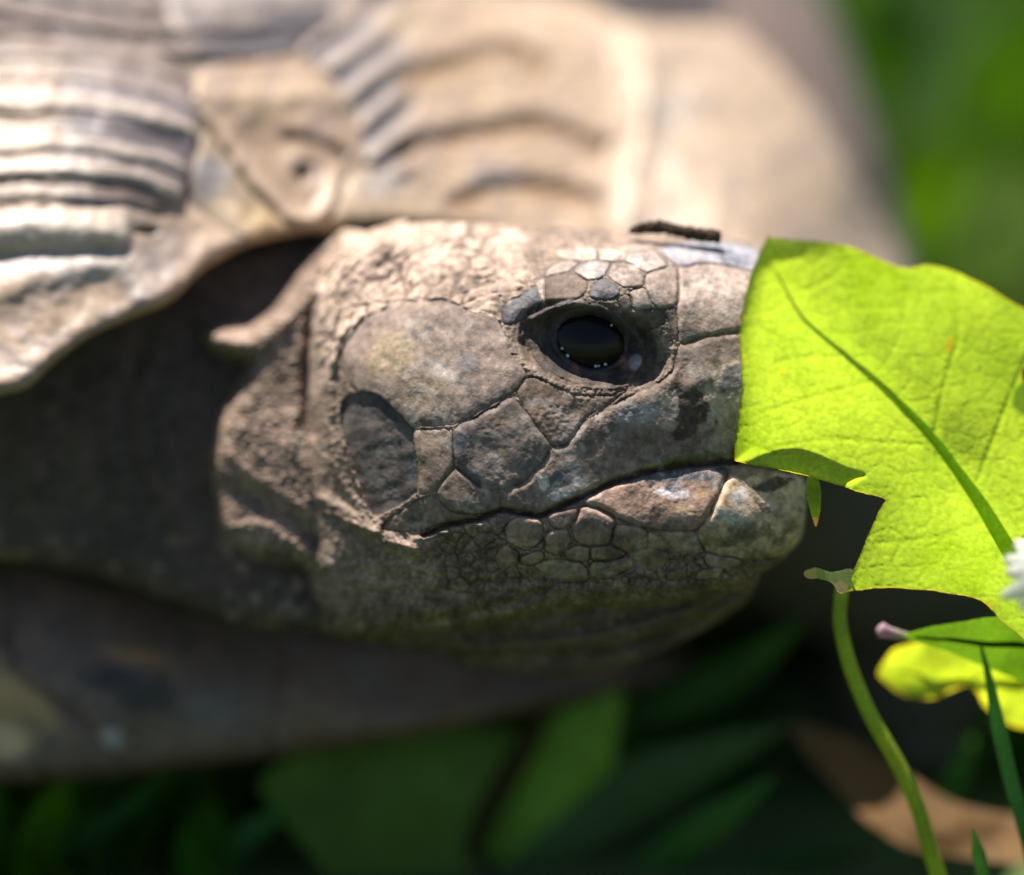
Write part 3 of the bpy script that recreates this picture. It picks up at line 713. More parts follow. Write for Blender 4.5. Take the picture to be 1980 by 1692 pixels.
# pale mirror-like beads along the lid, added to stand in for glints
ang = math.radians(14)
bead_V = []; bead_F4 = []; bead_F3 = []; nb = 0
for t, r in [(146, 3.4), (127, 4.2), (69, 3.6), (63, 2.6), (50, 3.6), (-58, 3.0)]:
    a = math.radians(t)
    uu, vv = 62 * .97 * math.cos(a), 49 * .97 * math.sin(a)
    bx = 1142 + uu * math.cos(ang) - vv * math.sin(ang); by = 660 + uu * math.sin(ang) + vv * math.cos(ang)
    rr2 = math.hypot(bx - 1142, by - 660)
    dd = 176 - math.sqrt(max(112 ** 2 - rr2 ** 2, 0)) - 3
    P, (Fq, Ft) = uv_sphere(to_world(bx, by, dd), r * S, 14, 10)
    bead_V.append(P - T_LOC); bead_F4.append(Fq + nb); bead_F3.append(Ft + nb); nb += len(P)
link('glint_beads', make_mesh('glint_beads', np.vstack(bead_V), [np.vstack(bead_F4), np.vstack(bead_F3)], mat=M_glint), eye)['kind'] = 'stuff'

# ---- carapace
K = Relief(np.arange(-900, 1900, 5.0), np.arange(-760, 960, 5.0)); X, Y = K.X, K.Y
P_SHELL = [(-860, 860), (-500, 900), (-260, 850), (-60, 772), (10, 764), (60, 748), (110, 700), (170, 655), (250, 618), (330, 585), (390, 525), (470, 480), (560, 455), (650, 445),
           (780, 440), (1000, 480), (1300, 660), (1550, 820), (1720, 860), (1795, 740), (1774, 540), (1738, 390), (1700, 260), (1655, 130), (1605, 10), (1520, -150), (1380, -340), (1000, -600), (400, -700),
           (-300, -680), (-720, -420), (-870, 100)]
sS = poly_sd(X, Y, P_SHELL)
fS = tps([(-860, 800, 420), (-300, 850, 170), (0, 750, 190), (150, 670, 225), (350, 580, 310), (480, 480, 385), (640, 440, 440), (900, 440, 540), (1250, 500, 615), (1500, 560, 620), (1740, 640, 720),
          (-300, 400, 400), (0, 420, 330), (200, 420, 335), (340, 440, 380), (0, 250, 400), (250, 250, 410), (0, 100, 480), (300, 100, 520), (480, 300, 460), (600, 400, 450), (700, 150, 610), (1000, 250, 690), (1200, 300, 730),
          (1450, 60, 980), (1450, 450, 665), (1650, 330, 890), (1560, 60, 1080), (1740, 480, 900),
          (-300, -100, 640), (0, -200, 820), (500, -200, 870), (1000, -100, 950), (1350, -50, 1060), (1560, -100, 1350), (1000, -500, 1500), (300, -500, 1350), (-500, -400, 1400), (-800, 200, 900)], lam=.0005)
Rv = 34 + 120 * sstep(1350, 1700, X) + 200 * sstep(-100, -400, Y) + 150 * sstep(-400, -700, X)
q = 1 - np.clip(sS / Rv, 0, 1)
DK = fS(X, Y); DK = np.where(DK > 330, 330 + (DK - 330) * 1.62, DK) + 1.3 * Rv * (1 - np.sqrt(np.maximum(1 - q * q, 0)))
kx = X + 9 * fbm(X, Y, 70, 3, off=30); ky = Y + 9 * fbm(X, Y, 70, 3, off=31)
BK = 8 * fbm(X, Y, 160, 3, off=32) + 4 * fbm(X, Y, 30, 3, off=33)
CK = np.empty(X.shape + (3,)); CK[:] = (.27, .215, .17); GK = np.full(X.shape, .35)
c_a = fbm(X, Y, 150, 4, .6, off=34); c_b = fbm(X, Y, 45, 4, .6, off=35)
HORN = (.52, .40, .285); BEIGE = (.44, .36, .29); BLUE = (.19, .175, .20); WHITE = (.62, .57, .50); BROWN = (.26, .195, .14)
SCU = [[(-420, 70), (60, 62), (250, 84), (345, 135), (378, 205), (362, 300), (346, 372), (318, 396), (240, 392), (100, 396), (-420, 415)],
       [(-600, 440), (-300, 425), (100, 404), (245, 400), (310, 412), (345, 392), (368, 400), (420, 440), (470, 468), (400, 522), (335, 592), (250, 625), (170, 662), (110, 706), (62, 755), (10, 772), (-260, 860), (-560, 910)],
       [(384, 155), (430, 132), (560, 122), (640, 152), (700, 235), (702, 290), (665, 330), (648, 402), (605, 432), (556, 420), (470, 332), (400, 245)],
       [(395, 262), (465, 348), (552, 436), (612, 448), (656, 405), (690, 338), (760, 338), (900, 424), (1000, 470), (780, 452), (650, 457), (560, 466), (480, 462), (432, 430), (382, 380)],
       [(592, 92), (700, 22), (760, 0), (900, -20), (1100, 8), (1205, 52), (1222, 200), (1192, 330), (1192, 450), (1060, 470), (915, 420), (820, 372), (716, 310), (690, 222), (640, 140)],
       [(1222, 60), (1300, 54), (1420, 66), (1555, 200), (1665, 380), (1735, 500), (1780, 700), (1720, 850), (1500, 800), (1260, 640), (1206, 450), (1206, 340), (1236, 215)],
       [(1410, 30), (1390, -60), (1520, -150), (1605, 10), (1655, 130), (1705, 260), (1742, 390), (1775, 520), (1800, 740), (1784, 700), (1748, 500), (1680, 372), (1568, 190), (1440, 54)],
       [(-600, -520), (240, -560), (310, 8), (380, 56), (520, 38), (655, -12), (585, 80), (420, 118), (340, 118), (220, 68), (-600, 50)],
       [(260, -560), (760, -560), (690, -22), (530, 18), (400, 38), (326, 4)],
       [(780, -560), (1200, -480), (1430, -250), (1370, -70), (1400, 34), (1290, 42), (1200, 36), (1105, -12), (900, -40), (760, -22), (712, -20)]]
k1 = np.full(X.shape, -1e4); k2 = np.full(X.shape, -1e4); kl = np.full(X.shape, -1)
for i, pts in enumerate(SCU):
    s = poly_sd(kx, ky, pts, sub=4, pad=60); b = s > k1
    k2 = np.where(b, k1, np.maximum(k2, s)); kl = np.where(b, i, kl); k1 = np.where(b, s, k1)
ke = np.minimum((k1 - np.maximum(k2, -80)) / 2, k1 + 6)
kl = np.where((k1 > -6) & (ke > 0), kl, -1)
seam = np.clip(ke / 16, 0, 1)
BK += np.where(kl >= 0, 4 * (1 - (1 - seam) ** 2), 0)
# growth rings of the left flank scute
yy = ky - 46 * (np.maximum(kx - 150, 0) / 200) ** 2
rib = np.zeros(X.shape)
for c, w, a in [(104, 13, 12), (147, 15, 17), (199, 21, 26), (279, 17, 24), (326, 20, 26), (374, 12, 12)]:
    rib += a * gauss(yy - c, w)
rib = rib * .7 + 1.8 * np.sin(yy / 15 * 2 * np.pi + 2 * fbm(X, Y, 80, 2, off=37))
BK += np.where(kl == 0, rib, 0)
m0 = kl == 0
mixc(CK, BEIGE, m0 * 1.0)
mixc(CK, BLUE, m0 * sstep(80, 150, kx + 30 * c_b) * (.66 + .33 * sstep(12, 3, rib)))
mixc(CK, WHITE, m0 * sstep(9, 17, rib) * .5)
mixc(CK, (.18, .145, .125), m0 * sstep(165, 110, yy) * .85)
mixc(CK, (.085, .08, .085), m0 * gauss(yy - 248, 15) * .8 * sstep(60, 170, kx))
mixc(CK, (.17, .125, .09), m0 * gauss(yy - 362, 13) * .8)
# left edge scute with its bright bump and folds
m1 = kl == 1
bump1 = sstep(262, 236, kx) * gauss(ky - 440, 34)
BK += np.where(m1, 22 * bump1 + 13 * gauss(line_dist(kx, ky, [(-300, 690), (-100, 610), (20, 556), (130, 520), (230, 512), (275, 560)]), 26)
               + 14 * gauss(line_dist(kx, ky, [(-300, 860), (-40, 765), (50, 735), (120, 690), (260, 612), (350, 560)]), 36) - 10 * gauss(line_dist(kx, ky, [(-200, 520), (60, 492), (240, 488)]), 14), 0)
mixc(CK, (.44, .35, .27), m1 * 1.0); mixc(CK, (.25, .225, .235), m1 * sstep(.0, .4, c_b) * .55)
mixc(CK, (.36, .29, .23), m1 * sstep(.0, .5, c_a) * .5)
mixc(CK, WHITE, m1 * bump1 * .95); GK = GK + .25 * m1 * bump1 + .12 * m0 * sstep(10, 20, rib)  # bump whitened, its sunlit highlight put into the colour
mixc(CK, (.23, .235, .27), m1 * gauss(line_dist(kx, ky, [(-100, 520), (80, 495), (240, 490), (330, 520)]), 20) * .5)
mixc(CK, (.5, .48, .47), m1 * gauss(line_dist(kx, ky, [(120, 520), (230, 512), (275, 560)]), 24) * .8)
mixc(CK, (.27, .25, .24), m1 * sstep(1, .3, ell(kx, ky, 320, 470, 70, 60)) * .5)
mixc(CK, (.40, .27, .15), m1 * sstep(26, 6, sS) * .6)
mixc(CK, (.05, .045, .035), m1 * sstep(1, .3, ell(kx, ky, 282, 448, 26, 10)) * .9); BK -= np.where(m1, 22 * sstep(1, .2, ell(kx, ky, 282, 446, 34, 14)), 0)
# central scute with the V ridge, the pit and the slit
m2 = kl == 2
BK += np.where(m2, 3 * fbm(X, Y, 24, 3, off=38), 0)
ridge = gauss(line_dist(kx, ky, [(385, 190), (440, 275), (500, 345), (558, 404), (604, 420), (634, 398), (645, 350)]), 15)
pit = sstep(1, .2, ell(kx, ky, 586, 336, 32, 24)); slit = gauss(line_dist(kx, ky, [(555, 262), (610, 276), (668, 298)]), 9)
BK += np.where(m2, 17 * ridge - 24 * pit - 20 * slit + 14 * gauss(ky - 185, 22) - 12 * sstep(1, .2, ell(kx, ky, 500, 270, 90, 60)), 0)
mixc(CK, (.40, .31, .225), m2 * 1.0); mixc(CK, (.54, .43, .33), m2 * ridge * .7); mixc(CK, (.5, .41, .29), m2 * gauss(ky - 190, 26) * .7)
mixc(CK, (.26, .21, .19), m2 * sstep(.0, .4, c_b) * .6); mixc(CK, (.29, .215, .155), m2 * sstep(1, .4, ell(kx, ky, 520, 265, 90, 50)) * .7)
mixc(CK, (.07, .055, .04), m2 * np.maximum(pit * .6, slit * .85))  # shadow inside pit and slit painted dark
# lower centre
m3 = kl == 3
mixc(CK, (.45, .37, .27), m3 * 1.0); mixc(CK, (.28, .285, .31), m3 * sstep(1, .3, ell(kx, ky, 400, 340, 60, 70) + .4 * c_b) * .9)
mixc(CK, (.47, .35, .19), m3 * sstep(1, .3, ell(kx, ky, 500, 420, 70, 40) + .3 * c_b) * .8); mixc(CK, (.40, .27, .13), m3 * sstep(40, 8, sS) * .7)
mixc(CK, (.36, .36, .37), m3 * sstep(1, .3, ell(kx, ky, 740, 360, 70, 40) + .3 * c_b) * .7)
# second ribbed scute with pale arches
m4 = kl == 4
qq = kx * .61 + ky * .79
r4 = (np.sin((qq - 478) / 62 * 2 * np.pi)) * sstep(830, 760, kx)
arch = np.zeros(X.shape); up4 = np.zeros(X.shape)
for pts in ([(790, 158), (880, 122), (950, 104), (1010, 108), (1045, 135)], [(785, 298), (850, 272), (930, 258), (1000, 240), (1080, 252), (1165, 290)], [(880, 388), (960, 366), (1050, 364), (1165, 396)]):
    arch = np.maximum(arch, gauss(line_dist(kx, ky, pts), 19)); up4 = np.maximum(up4, gauss(line_dist(kx, ky + 34, pts), 22))
BK += np.where(m4, 2.0 * np.sin((ky + .0009 * (kx - 980) ** 2) / 19 * 2 * np.pi) * sstep(760, 860, kx) + 14 * r4 - 12 * arch + 9 * up4, 0)
mixc(CK, (.52, .41, .30), m4 * 1.0)
mixc(CK, (.24, .235, .26), m4 * sstep(850, 740, kx + 20 * c_b) * (.6 + .38 * sstep(.2, -.6, r4)))
mixc(CK, (.27, .165, .075), m4 * arch * .85); mixc(CK, (.56, .46, .29), m4 * sstep(1, .3, ell(kx, ky, 770, 40, 70, 50)) * .7)
mixc(CK, (.33, .32, .32), m4 * sstep(1, .4, ell(kx, ky, 960, 340, 80, 40) + .3 * c_b) * .7)
mixc(CK, (.27, .23, .22), m4 * sstep(.0, .45, c_b) * .5); mixc(CK, (.60, .51, .40), m4 * sstep(1160, 1200, kx) * .8)
# big plain right scute and its rim
m5 = kl == 5
BK += np.where(m5, 20 * gauss(line_dist(kx, ky, [(1215, 60), (1245, 180), (1225, 300), (1215, 470)]), 24), 0)
mixc(CK, (.46, .375, .285), m5 * 1.0); mixc(CK, (.62, .53, .42), m5 * gauss(line_dist(kx, ky, [(1215, 60), (1245, 180), (1225, 300), (1215, 470)]), 26) * .9)
mixc(CK, (.35, .28, .19), m5 * sstep(.05, .5, c_a) * .7); mixc(CK, (.33, .29, .27), m5 * sstep(.0, .4, -c_b) * .5); mixc(CK, (.36, .345, .32), m5 * sstep(1, .3, ell(kx, ky, 1300, 200, 80, 60) + .3 * c_b) * .6)
m6 = kl == 6; mixc(CK, (.17, .13, .11), m6 * 1.0); mixc(CK, (.11, .10, .08), m6 * sstep(46, 10, sS) * .8)
m7 = kl == 7
r7 = np.sin((ky - .18 * kx + 40 * (np.maximum(kx - 250, 0) / 200)) / 44 * 2 * np.pi)
BK += np.where(m7, 14 * r7, 0); mixc(CK, (.21, .17, .15), m7 * 1.0); mixc(CK, (.13, .12, .135), m7 * sstep(.2, -.6, r7) * .8); mixc(CK, (.12, .12, .14), m7 * sstep(340, 420, kx) * .75)
m8 = kl == 8; mixc(CK, (.29, .26, .245), m8 * 1.0); mixc(CK, (.13, .125, .13), m8 * gauss(line_dist(kx, ky, [(300, 0), (400, 36), (520, 16)]), 16) * .9)
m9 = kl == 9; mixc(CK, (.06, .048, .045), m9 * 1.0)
c_c = fbm(X, Y, 22, 3, .6, off=36)
CK *= (1 + .2 * c_a + .2 * c_b + .14 * c_c)[..., None] * np.array([.86, .785, .74])
DK = DK - BK
K.snap(sS); ins = sS > 0
tk = 90 * sstep(0, 120, sS) + 8
Dc = np.where(kl >= 0, DK + np.clip(ke * .3, 0, 7) + .5, DK)
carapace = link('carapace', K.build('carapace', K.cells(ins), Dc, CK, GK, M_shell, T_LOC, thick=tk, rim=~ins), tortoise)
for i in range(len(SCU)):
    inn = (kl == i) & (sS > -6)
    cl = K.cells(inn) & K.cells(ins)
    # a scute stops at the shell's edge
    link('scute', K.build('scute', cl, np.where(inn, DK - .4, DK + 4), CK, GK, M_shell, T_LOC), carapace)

# ---- plastron
Q = Relief(np.arange(-420, 1380, 5.0), np.arange(1040, 1580, 5.0)); X, Y = Q.X, Q.Y
P_PL = [(-500, 1080), (0, 1072), (150, 1096), (300, 1130), (450, 1176), (620, 1214), (850, 1240), (1000, 1258), (1200, 1262), (1310, 1254), (1345, 1270), (1300, 1312), (1200, 1345), (1000, 1385), (800, 1425),
        (600, 1455), (400, 1482), (200, 1505), (0, 1518), (-500, 1540)]
sP = poly_sd(X, Y, P_PL)
fP = tps([(-420, 1100, 640), (-420, 1300, 500), (-420, 1500, 520), (0, 1100, 640), (0, 1300, 520), (0, 1480, 530), (300, 1160, 660), (300, 1300, 545), (300, 1470, 560), (600, 1240, 690), (600, 1350, 600), (600, 1440, 620),
          (900, 1260, 790), (900, 1340, 720), (1200, 1270, 960), (1200, 1330, 930), (1330, 1275, 1080)], lam=.001)
q = 1 - np.clip(sP / 40, 0, 1)
DP = fP(X, Y) + 60 * (1 - np.sqrt(np.maximum(1 - q * q, 0)))
px_ = X + 8 * fbm(X, Y, 70, 3, off=40); py_ = Y + 8 * fbm(X, Y, 70, 3, off=41)
BP = 7 * fbm(X, Y, 120, 3, off=42); p_a = fbm(X, Y, 120, 4, .6, off=43); p_b = fbm(X, Y, 45, 4, .6, off=44)
CP = np.empty(X.shape + (3,)); CP[:] = (.14, .11, .085); GP = np.full(X.shape, .3)
PSC = [[(-500, 1070), (0, 1064), (30, 1290), (170, 1405), (230, 1520), (-500, 1560)], [(6, 1064), (300, 1122), (520, 1180), (540, 1330), (520, 1490), (236, 1516), (178, 1400), (38, 1284)],
       [(528, 1180), (850, 1230), (1200, 1250), (1360, 1262), (1300, 1325), (1000, 1400), (528, 1485), (548, 1330)]]
a1 = np.full(X.shape, -1e4); a2 = a1.copy(); pl = np.full(X.shape, -1)
for i, pts in enumerate(PSC):
    s = poly_sd(px_, py_, pts, sub=4); b = s > a1
    a2 = np.where(b, a1, np.maximum(a2, s)); pl = np.where(b, i, pl); a1 = np.where(b, s, a1)
pe = np.minimum((a1 - np.maximum(a2, -80)) / 2, a1 + 6); pl = np.where((a1 > -6) & (pe > 0), pl, -1)
BP += np.where(pl >= 0, 9 * np.clip(pe / 14, 0, 1), 0)
mixc(CP, (.20, .16, .125), (pl >= 0) * 1.0); mixc(CP, (.10, .085, .08), (pl >= 0) * sstep(.0, .4, p_b) * .6)
mixc(CP, (.55, .43, .2), (pl == 0) * sstep(1, .3, ell(px_, py_, 30, 1350, 130, 60, 30) + .5 * p_b) * .8); mixc(CP, (.75, .66, .42), (pl == 0) * sstep(1, .3, ell(px_, py_, 0, 1430, 90, 50)) * .9)  # lower pale spot is painted leaking sunlight, upper yellow is pigment
mixc(CP, (.04, .036, .032), (pl == 0) * sstep(1, .3, ell(px_, py_, 100, 1230, 130, 50, 10) + .5 * p_b) * .8)
mixc(CP, (.035, .035, .04), (pl == 1) * sstep(1, .3, ell(px_, py_, 250, 1330, 130, 60, 20) + .5 * p_b) * .9); mixc(CP, (.5, .54, .62), (pl == 1) * sstep(1, .3, ell(px_, py_, 210, 1425, 40, 34) + .3 * p_b) * .9)
mixc(CP, (.42, .27, .12), (pl == 1) * sstep(1, .3, ell(px_, py_, 260, 1270, 100, 26, 8) + .5 * p_b) * .7); mixc(CP, (.17, .17, .165), (pl == 1) * sstep(1, .3, ell(px_, py_, 420, 1370, 90, 60) + .5 * p_b) * .8)
mixc(CP, (.22, .165, .125), (pl == 2) * .9); mixc(CP, (.085, .06, .042), sstep(760, 1120, px_ + 60 * p_a) * .9); mixc(CP, (.17, .165, .155), (pl == 2) * sstep(.1, .5, p_a) * .7); mixc(CP, (.30, .19, .085), (pl == 2) * sstep(1, .3, ell(px_, py_, 1130, 1290, 120, 40)) * .6)  # right end fades to dark, shade put into the colour
CP *= (1 + .18 * p_a + .18 * p_b)[..., None] * np.array([.92, .75, .63])
DP -= BP
Q.snap(sP); ins = sP > 0
plastron = link('plastron', Q.build('plastron', Q.cells(ins), np.where(pl >= 0, DP + np.clip(pe * .5, 0, 8), DP), CP, GP, M_shell, T_LOC, thick=90 * sstep(0, 120, sP) + 8, rim=~ins), tortoise)
for i in range(len(PSC)):
    inn = pl == i
    link('plastron_scute', Q.build('plastron_scute', Q.cells(inn) & Q.cells(ins), np.where(inn, DP - .4, DP + 10), CP, GP, M_shell, T_LOC), plastron)

# ------------------------------------------------------------------ crumb of soil on the head
cp = catmull([(1218, 447, 222), (1250, 440, 220), (1284, 440, 218), (1312, 447, 216), (1345, 453, 214), (1393, 457, 214)], 8, False)
rad = np.interp(np.linspace(0, 1, len(cp)), [0, .1, .35, .5, .7, .95, 1], [3, 9, 12, 10, 12, 14, 11])
V, F = tube(to_world(cp[:, 0], cp[:, 1], cp[:, 2]), rad * S, 16)
V = V + rng.normal(0, 2.0 * S, V.shape)
crumb_loc = np.array(to_world(1310, 452, 300))
cc = np.tile((.06, .042, .032), (len(V), 1)) * (0.6 + .9 * rng.random((len(V), 1)))
tag(link('soil_crumb', make_mesh('soil_crumb', V - crumb_loc, F, cc, np.zeros(len(V)), M_soilbit), loc=crumb_loc), 'thin dark crumb of soil lying on top of the tortoise head above its eye', 'soil crumb')

# ------------------------------------------------------------------ leaves and plants
def leaf_sheet(name, outline, dctrl, color_fn, origin, mat, step=4.0, relief_fn=None, parent=None, sub=4, rim_curl=0):
    o = np.asarray(outline, float)
    R = Relief(np.arange(o[:, 0].min() - 14, o[:, 0].max() + 18, step), np.arange(o[:, 1].min() - 14, o[:, 1].max() + 18, step))
    sd0 = poly_sd(R.X, R.Y, outline, sub=sub); sd = sd0 + 2.6 * fbm(R.X, R.Y, 34, 3, .6, off=57)
    f = tps(dctrl, .002); Dl = f(R.X, R.Y)
    if relief_fn is not None: Dl = Dl - relief_fn(R.X, R.Y, sd0)
    Cl = color_fn(R.X, R.Y, sd)
    R.snap(sd)
    me = R.build(name, R.cells(sd > 0), Dl, Cl, np.zeros(sd.shape), mat, origin)
    return link(name, me, parent)
# the leaf in the mouth
L_LOC = np.array(to_world(2300, 1500, 120)); L_LOC[2] = 0
leaf = thing('dandelion_leaf', 'big yellow-green sunlit leaf with a dark midrib held in the mouth', 'leaf', L_LOC)
P_LEAF = [(1484, 460), (1490, 459), (1560, 466), (1640, 475), (1700, 500), (1750, 517), (1790, 512), (1840, 522), (1900, 550), (1960, 585), (2050, 640), (2020, 684), (1978, 712), (1986, 742), (2060, 760), (2150, 850), (2220, 1050), (2200, 1290),
          (2060, 1296), (1985, 1240), (1935, 1197), (1893, 1160), (1800, 1142), (1700, 1138), (1640, 1143), (1634, 1142), (1655, 1090), (1680, 1030), (1708, 972), (1710, 966), (1640, 945), (1570, 922), (1490, 905), (1428, 894), (1419, 886), (1425, 830), (1434, 740), (1430, 640), (1448, 540)]
VEINS = [([(1500, 700), (1560, 690), (1620, 690)], .5), ([(1846, 560), (1853, 650), (1838, 700), (1822, 760), (1806, 840)], 1.0), ([(1985, 690), (1955, 760), (1920, 850), (1890, 930)], 1.1), ([(1560, 560), (1600, 540), (1640, 500)], .5),
         ([(1470, 800), (1560, 770), (1680, 740)], .5), ([(1700, 720), (1740, 650), (1750, 560)], .5), ([(1480, 870), (1600, 850), (1780, 860)], .5), ([(1700, 1050), (1800, 1040), (1900, 1010)], .5), ([(1960, 1060), (2050, 980), (2080, 880)], .7)]
def leaf_net(x, y):
    f1, f2, _ = voronoi(x / 46 + .35 * fbm(x, y, 60, 2, off=50), y / 40 + .35 * fbm(x, y, 60, 2, off=51), .95, 5)
    net = sstep(.22, 0, f2 - f1)
    f1, f2, _ = voronoi(x / 15 + .35 * fbm(x, y, 20, 2, off=52), y / 13, .95, 6)
    net2 = sstep(.2, 0, f2 - f1)
    ves = np.zeros(x.shape)
    for p, a in VEINS: ves = np.maximum(ves, a * gauss(line_dist(x, y, p), 5))
    return net, net2, ves
MID = [(1492, 486), (1540, 560), (1620, 642), (1730, 760), (1830, 880), (1900, 980), (1960, 1078), (2050, 1200), (2150, 1310)]
def leaf_col(x, y, sd):
    c = np.empty(x.shape + (3,)); c[:] = (.215, .31, .058)
    net, net2, ves = leaf_net(x, y)
    n = fbm(x, y, 140, 4, .55, off=53); n2 = fbm(x, y, 30, 3, off=54)
    mixc(c, (.25, .34, .062), sstep(-.1, .5, n)); mixc(c, (.165, .26, .024), sstep(.1, .6, -n) * .8)
    mixc(c, (.13, .215, .018), np.clip((.2 * net + .16 * net2) + .3 * ves, 0, .8))
    mixc(c, (.17, .05, .03), sstep(4.5, .5, sd) * .55)
    mixc(c, (.34, .19, .02), sstep(1, .3, ell(x, y, 1836, 668, 10, 22, 15)) * .7); mixc(c, (.34, .22, .02), sstep(1, .3, ell(x, y, 1512, 721, 9, 6)) * .7)
    mixc(c, (.26, .22, .05), sstep(1, .3, ell(x, y, 1905, 1170, 30, 16)) * .6)
    c *= (1 + .12 * n2)[..., None]
    return c
def leaf_rel(x, y, sd):
    net, net2, ves = leaf_net(x, y)
    md = line_dist(x, y, MID, pad=400)
    return -.55 * (1 - net) - .45 * (1 - net2) + 1.8 * ves + 5 * fbm(x, y, 170, 2, off=55) + 12 * gauss(md, 60) \
        - 16 * np.clip(1 - sd / 40, 0, 1.2) ** 2 * sstep(1700, 1400, x) + 26 * sstep(0, 30, poly_sd(x, y, [(1400, 905), (1450, 884), (1500, 868), (1550, 866), (1600, 884), (1640, 902), (1674, 912), (1676, 926), (1650, 940), (1640, 990), (1500, 990), (1400, 950)], sub=3))  # lower strip curled forward, shaped to stand in for the snout's shadow
leaf_sheet('blade', P_LEAF, [(1484, 460, -190), (1430, 640, -110), (1425, 830, -16), (1420, 890, 18), (1560, 920, 22), (1710, 966, 0), (1640, 1143, 60), (1750, 517, -200), (1700, 760, -85), (1960, 585, -180), (2050, 700, -150), (1880, 900, -70), (1893, 1160, 60), (2100, 1250, 60), (2200, 1000, -50)],
           leaf_col, L_LOC, M_leaf, 3.0, leaf_rel, leaf, sub=3)
mp = catmull([(a, b, c) for (a, b), c in zip(MID, [-176, -142, -118, -94, -76, -52, -26, 10, 40])] + [(2300, 1500, 80), (2420, 1900, 110)], 8, False)
gp = ground_pt(2440, 130)
mp = np.vstack([mp, [gp]])
V, F = tube(to_world(mp[:, 0], mp[:, 1], mp[:, 2] - 4), np.interp(np.arange(len(mp)), [0, 16, 32, 48, len(mp)], [2, 6, 10.5, 16, 22]) * S, 12, .6)
nn = len(V); mc = np.tile((.22, .29, .03), (nn, 1)); 
link('midrib', make_mesh('midrib', V - L_LOC, F, mc, np.zeros(nn), M_leaf), leaf)
leaf_sheet('curled_lobe', [(1556, 1106), (1580, 1098), (1610, 1106), (1645, 1100), (1660, 1120), (1640, 1142), (1622, 1146), (1608, 1128), (1580, 1120), (1560, 1118)],
           [(1556, 1110, -30), (1600, 1110, 20), (1640, 1120, 52), (1625, 1145, 30)],
           lambda x, y, sd: np.where((np.minimum(np.hypot(x - 1565, y - 1110), np.hypot(x - 1625, y - 1140)) < 16)[..., None], np.array((.38, .29, .24)), np.array((.22, .27, .14))), L_LOC, M_leaf, 3.0, parent=leaf)
leaf_sheet('curled_lobe', [(1962, 752), (1985, 738), (2020, 760), (2010, 800), (1975, 800), (1958, 782)], [(1960, 770, -170), (2010, 760, -140), (1985, 800, -150), (1985, 740, -150)],
           lambda x, y, sd: np.broadcast_to(np.array((.20, .25, .11)), x.shape + (3,)).copy(), L_LOC, M_leaf, 3.0, parent=leaf)
# small torn strip under the lip
bit_loc = np.array(to_world(1570, 940, 60))
V = leaf_sheet('leaf_scrap', [(1563, 920), (1580, 922), (1587, 950), (1586, 985), (1578, 1018), (1570, 1000), (1563, 975), (1560, 945)], [(1563, 925, 40), (1585, 930, 52), (1586, 985, 60), (1577, 1015, 70)],
               lambda x, y, sd: np.where((y > 1000)[..., None], np.array((.10, .06, .035)), np.array((.028, .055, .012))), bit_loc, M_leaf, 2.0)
V.location = bit_loc
tag(V, 'small dark green scrap of leaf hanging from the lower jaw of the tortoise', 'leaf scrap')

def plain_col(col, edge=None, var=.2, off=60):
    def f(x, y, sd):
        c = np.empty(x.shape + (3,)); c[:] = col
        if edge is not None: mixc(c, edge, sstep(9, 1, sd) * .6)
        c *= (1 + var * fbm(x, y, 60, 3, off=off))[..., None]
        return c
    return f
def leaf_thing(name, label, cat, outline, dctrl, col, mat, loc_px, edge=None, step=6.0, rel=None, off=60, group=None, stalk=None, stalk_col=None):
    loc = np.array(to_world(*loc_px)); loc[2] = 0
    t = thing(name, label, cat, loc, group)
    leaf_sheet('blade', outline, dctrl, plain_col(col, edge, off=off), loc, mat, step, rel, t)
    if stalk is not None:
        pp = catmull(stalk[0], 6, False)
        V, F = tube(to_world(pp[:, 0], pp[:, 1], pp[:, 2]), np.linspace(stalk[1], stalk[2], len(pp)) * S, 10, .7)
        link('midrib', make_mesh('midrib', V - loc, F, np.tile(stalk_col or col, (len(V), 1)), np.zeros(len(V)), mat), t)
    return t
wave = lambda a, s, o: (lambda x, y, sd: a * fbm(x, y, s, 2, off=o))
leaf_thing('yellow_leaf', 'small bright yellow lobed leaf glowing beneath the bitten leaf at the right edge', 'leaf',
           [(1697, 1305), (1712, 1275), (1735, 1252), (1800, 1240), (1900, 1262), (2060, 1270), (2100, 1400), (1975, 1408), (1915, 1375), (1888, 1338), (1868, 1326), (1835, 1338), (1800, 1352), (1750, 1346)],
           [(1697, 1305, 400), (1800, 1245, 330), (1800, 1350, 380), (2000, 1280, 320), (2000, 1400, 380)], (.29, .37, .05), M_leaf, (2150, 1500, 300), edge=(.3, .16, .02), rel=wave(12, 80, 61), step=4,
           stalk=([(1740, 1300, 378), (1880, 1310, 350), (2050, 1330, 344), (2200, 1500, 360), ground_pt(2230, 380)], 3, 12), stalk_col=(.30, .32, .04))
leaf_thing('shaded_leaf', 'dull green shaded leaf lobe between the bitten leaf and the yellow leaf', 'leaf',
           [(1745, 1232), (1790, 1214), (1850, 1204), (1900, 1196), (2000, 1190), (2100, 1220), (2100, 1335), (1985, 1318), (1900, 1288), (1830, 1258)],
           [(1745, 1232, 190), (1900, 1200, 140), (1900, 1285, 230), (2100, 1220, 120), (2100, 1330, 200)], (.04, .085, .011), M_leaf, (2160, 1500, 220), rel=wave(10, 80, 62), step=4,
           stalk=([(1770, 1228, 186), (1900, 1245, 180), (2050, 1270, 170), (2200, 1500, 200), ground_pt(2210, 230)], 3, 12), stalk_col=(.04, .08, .011))
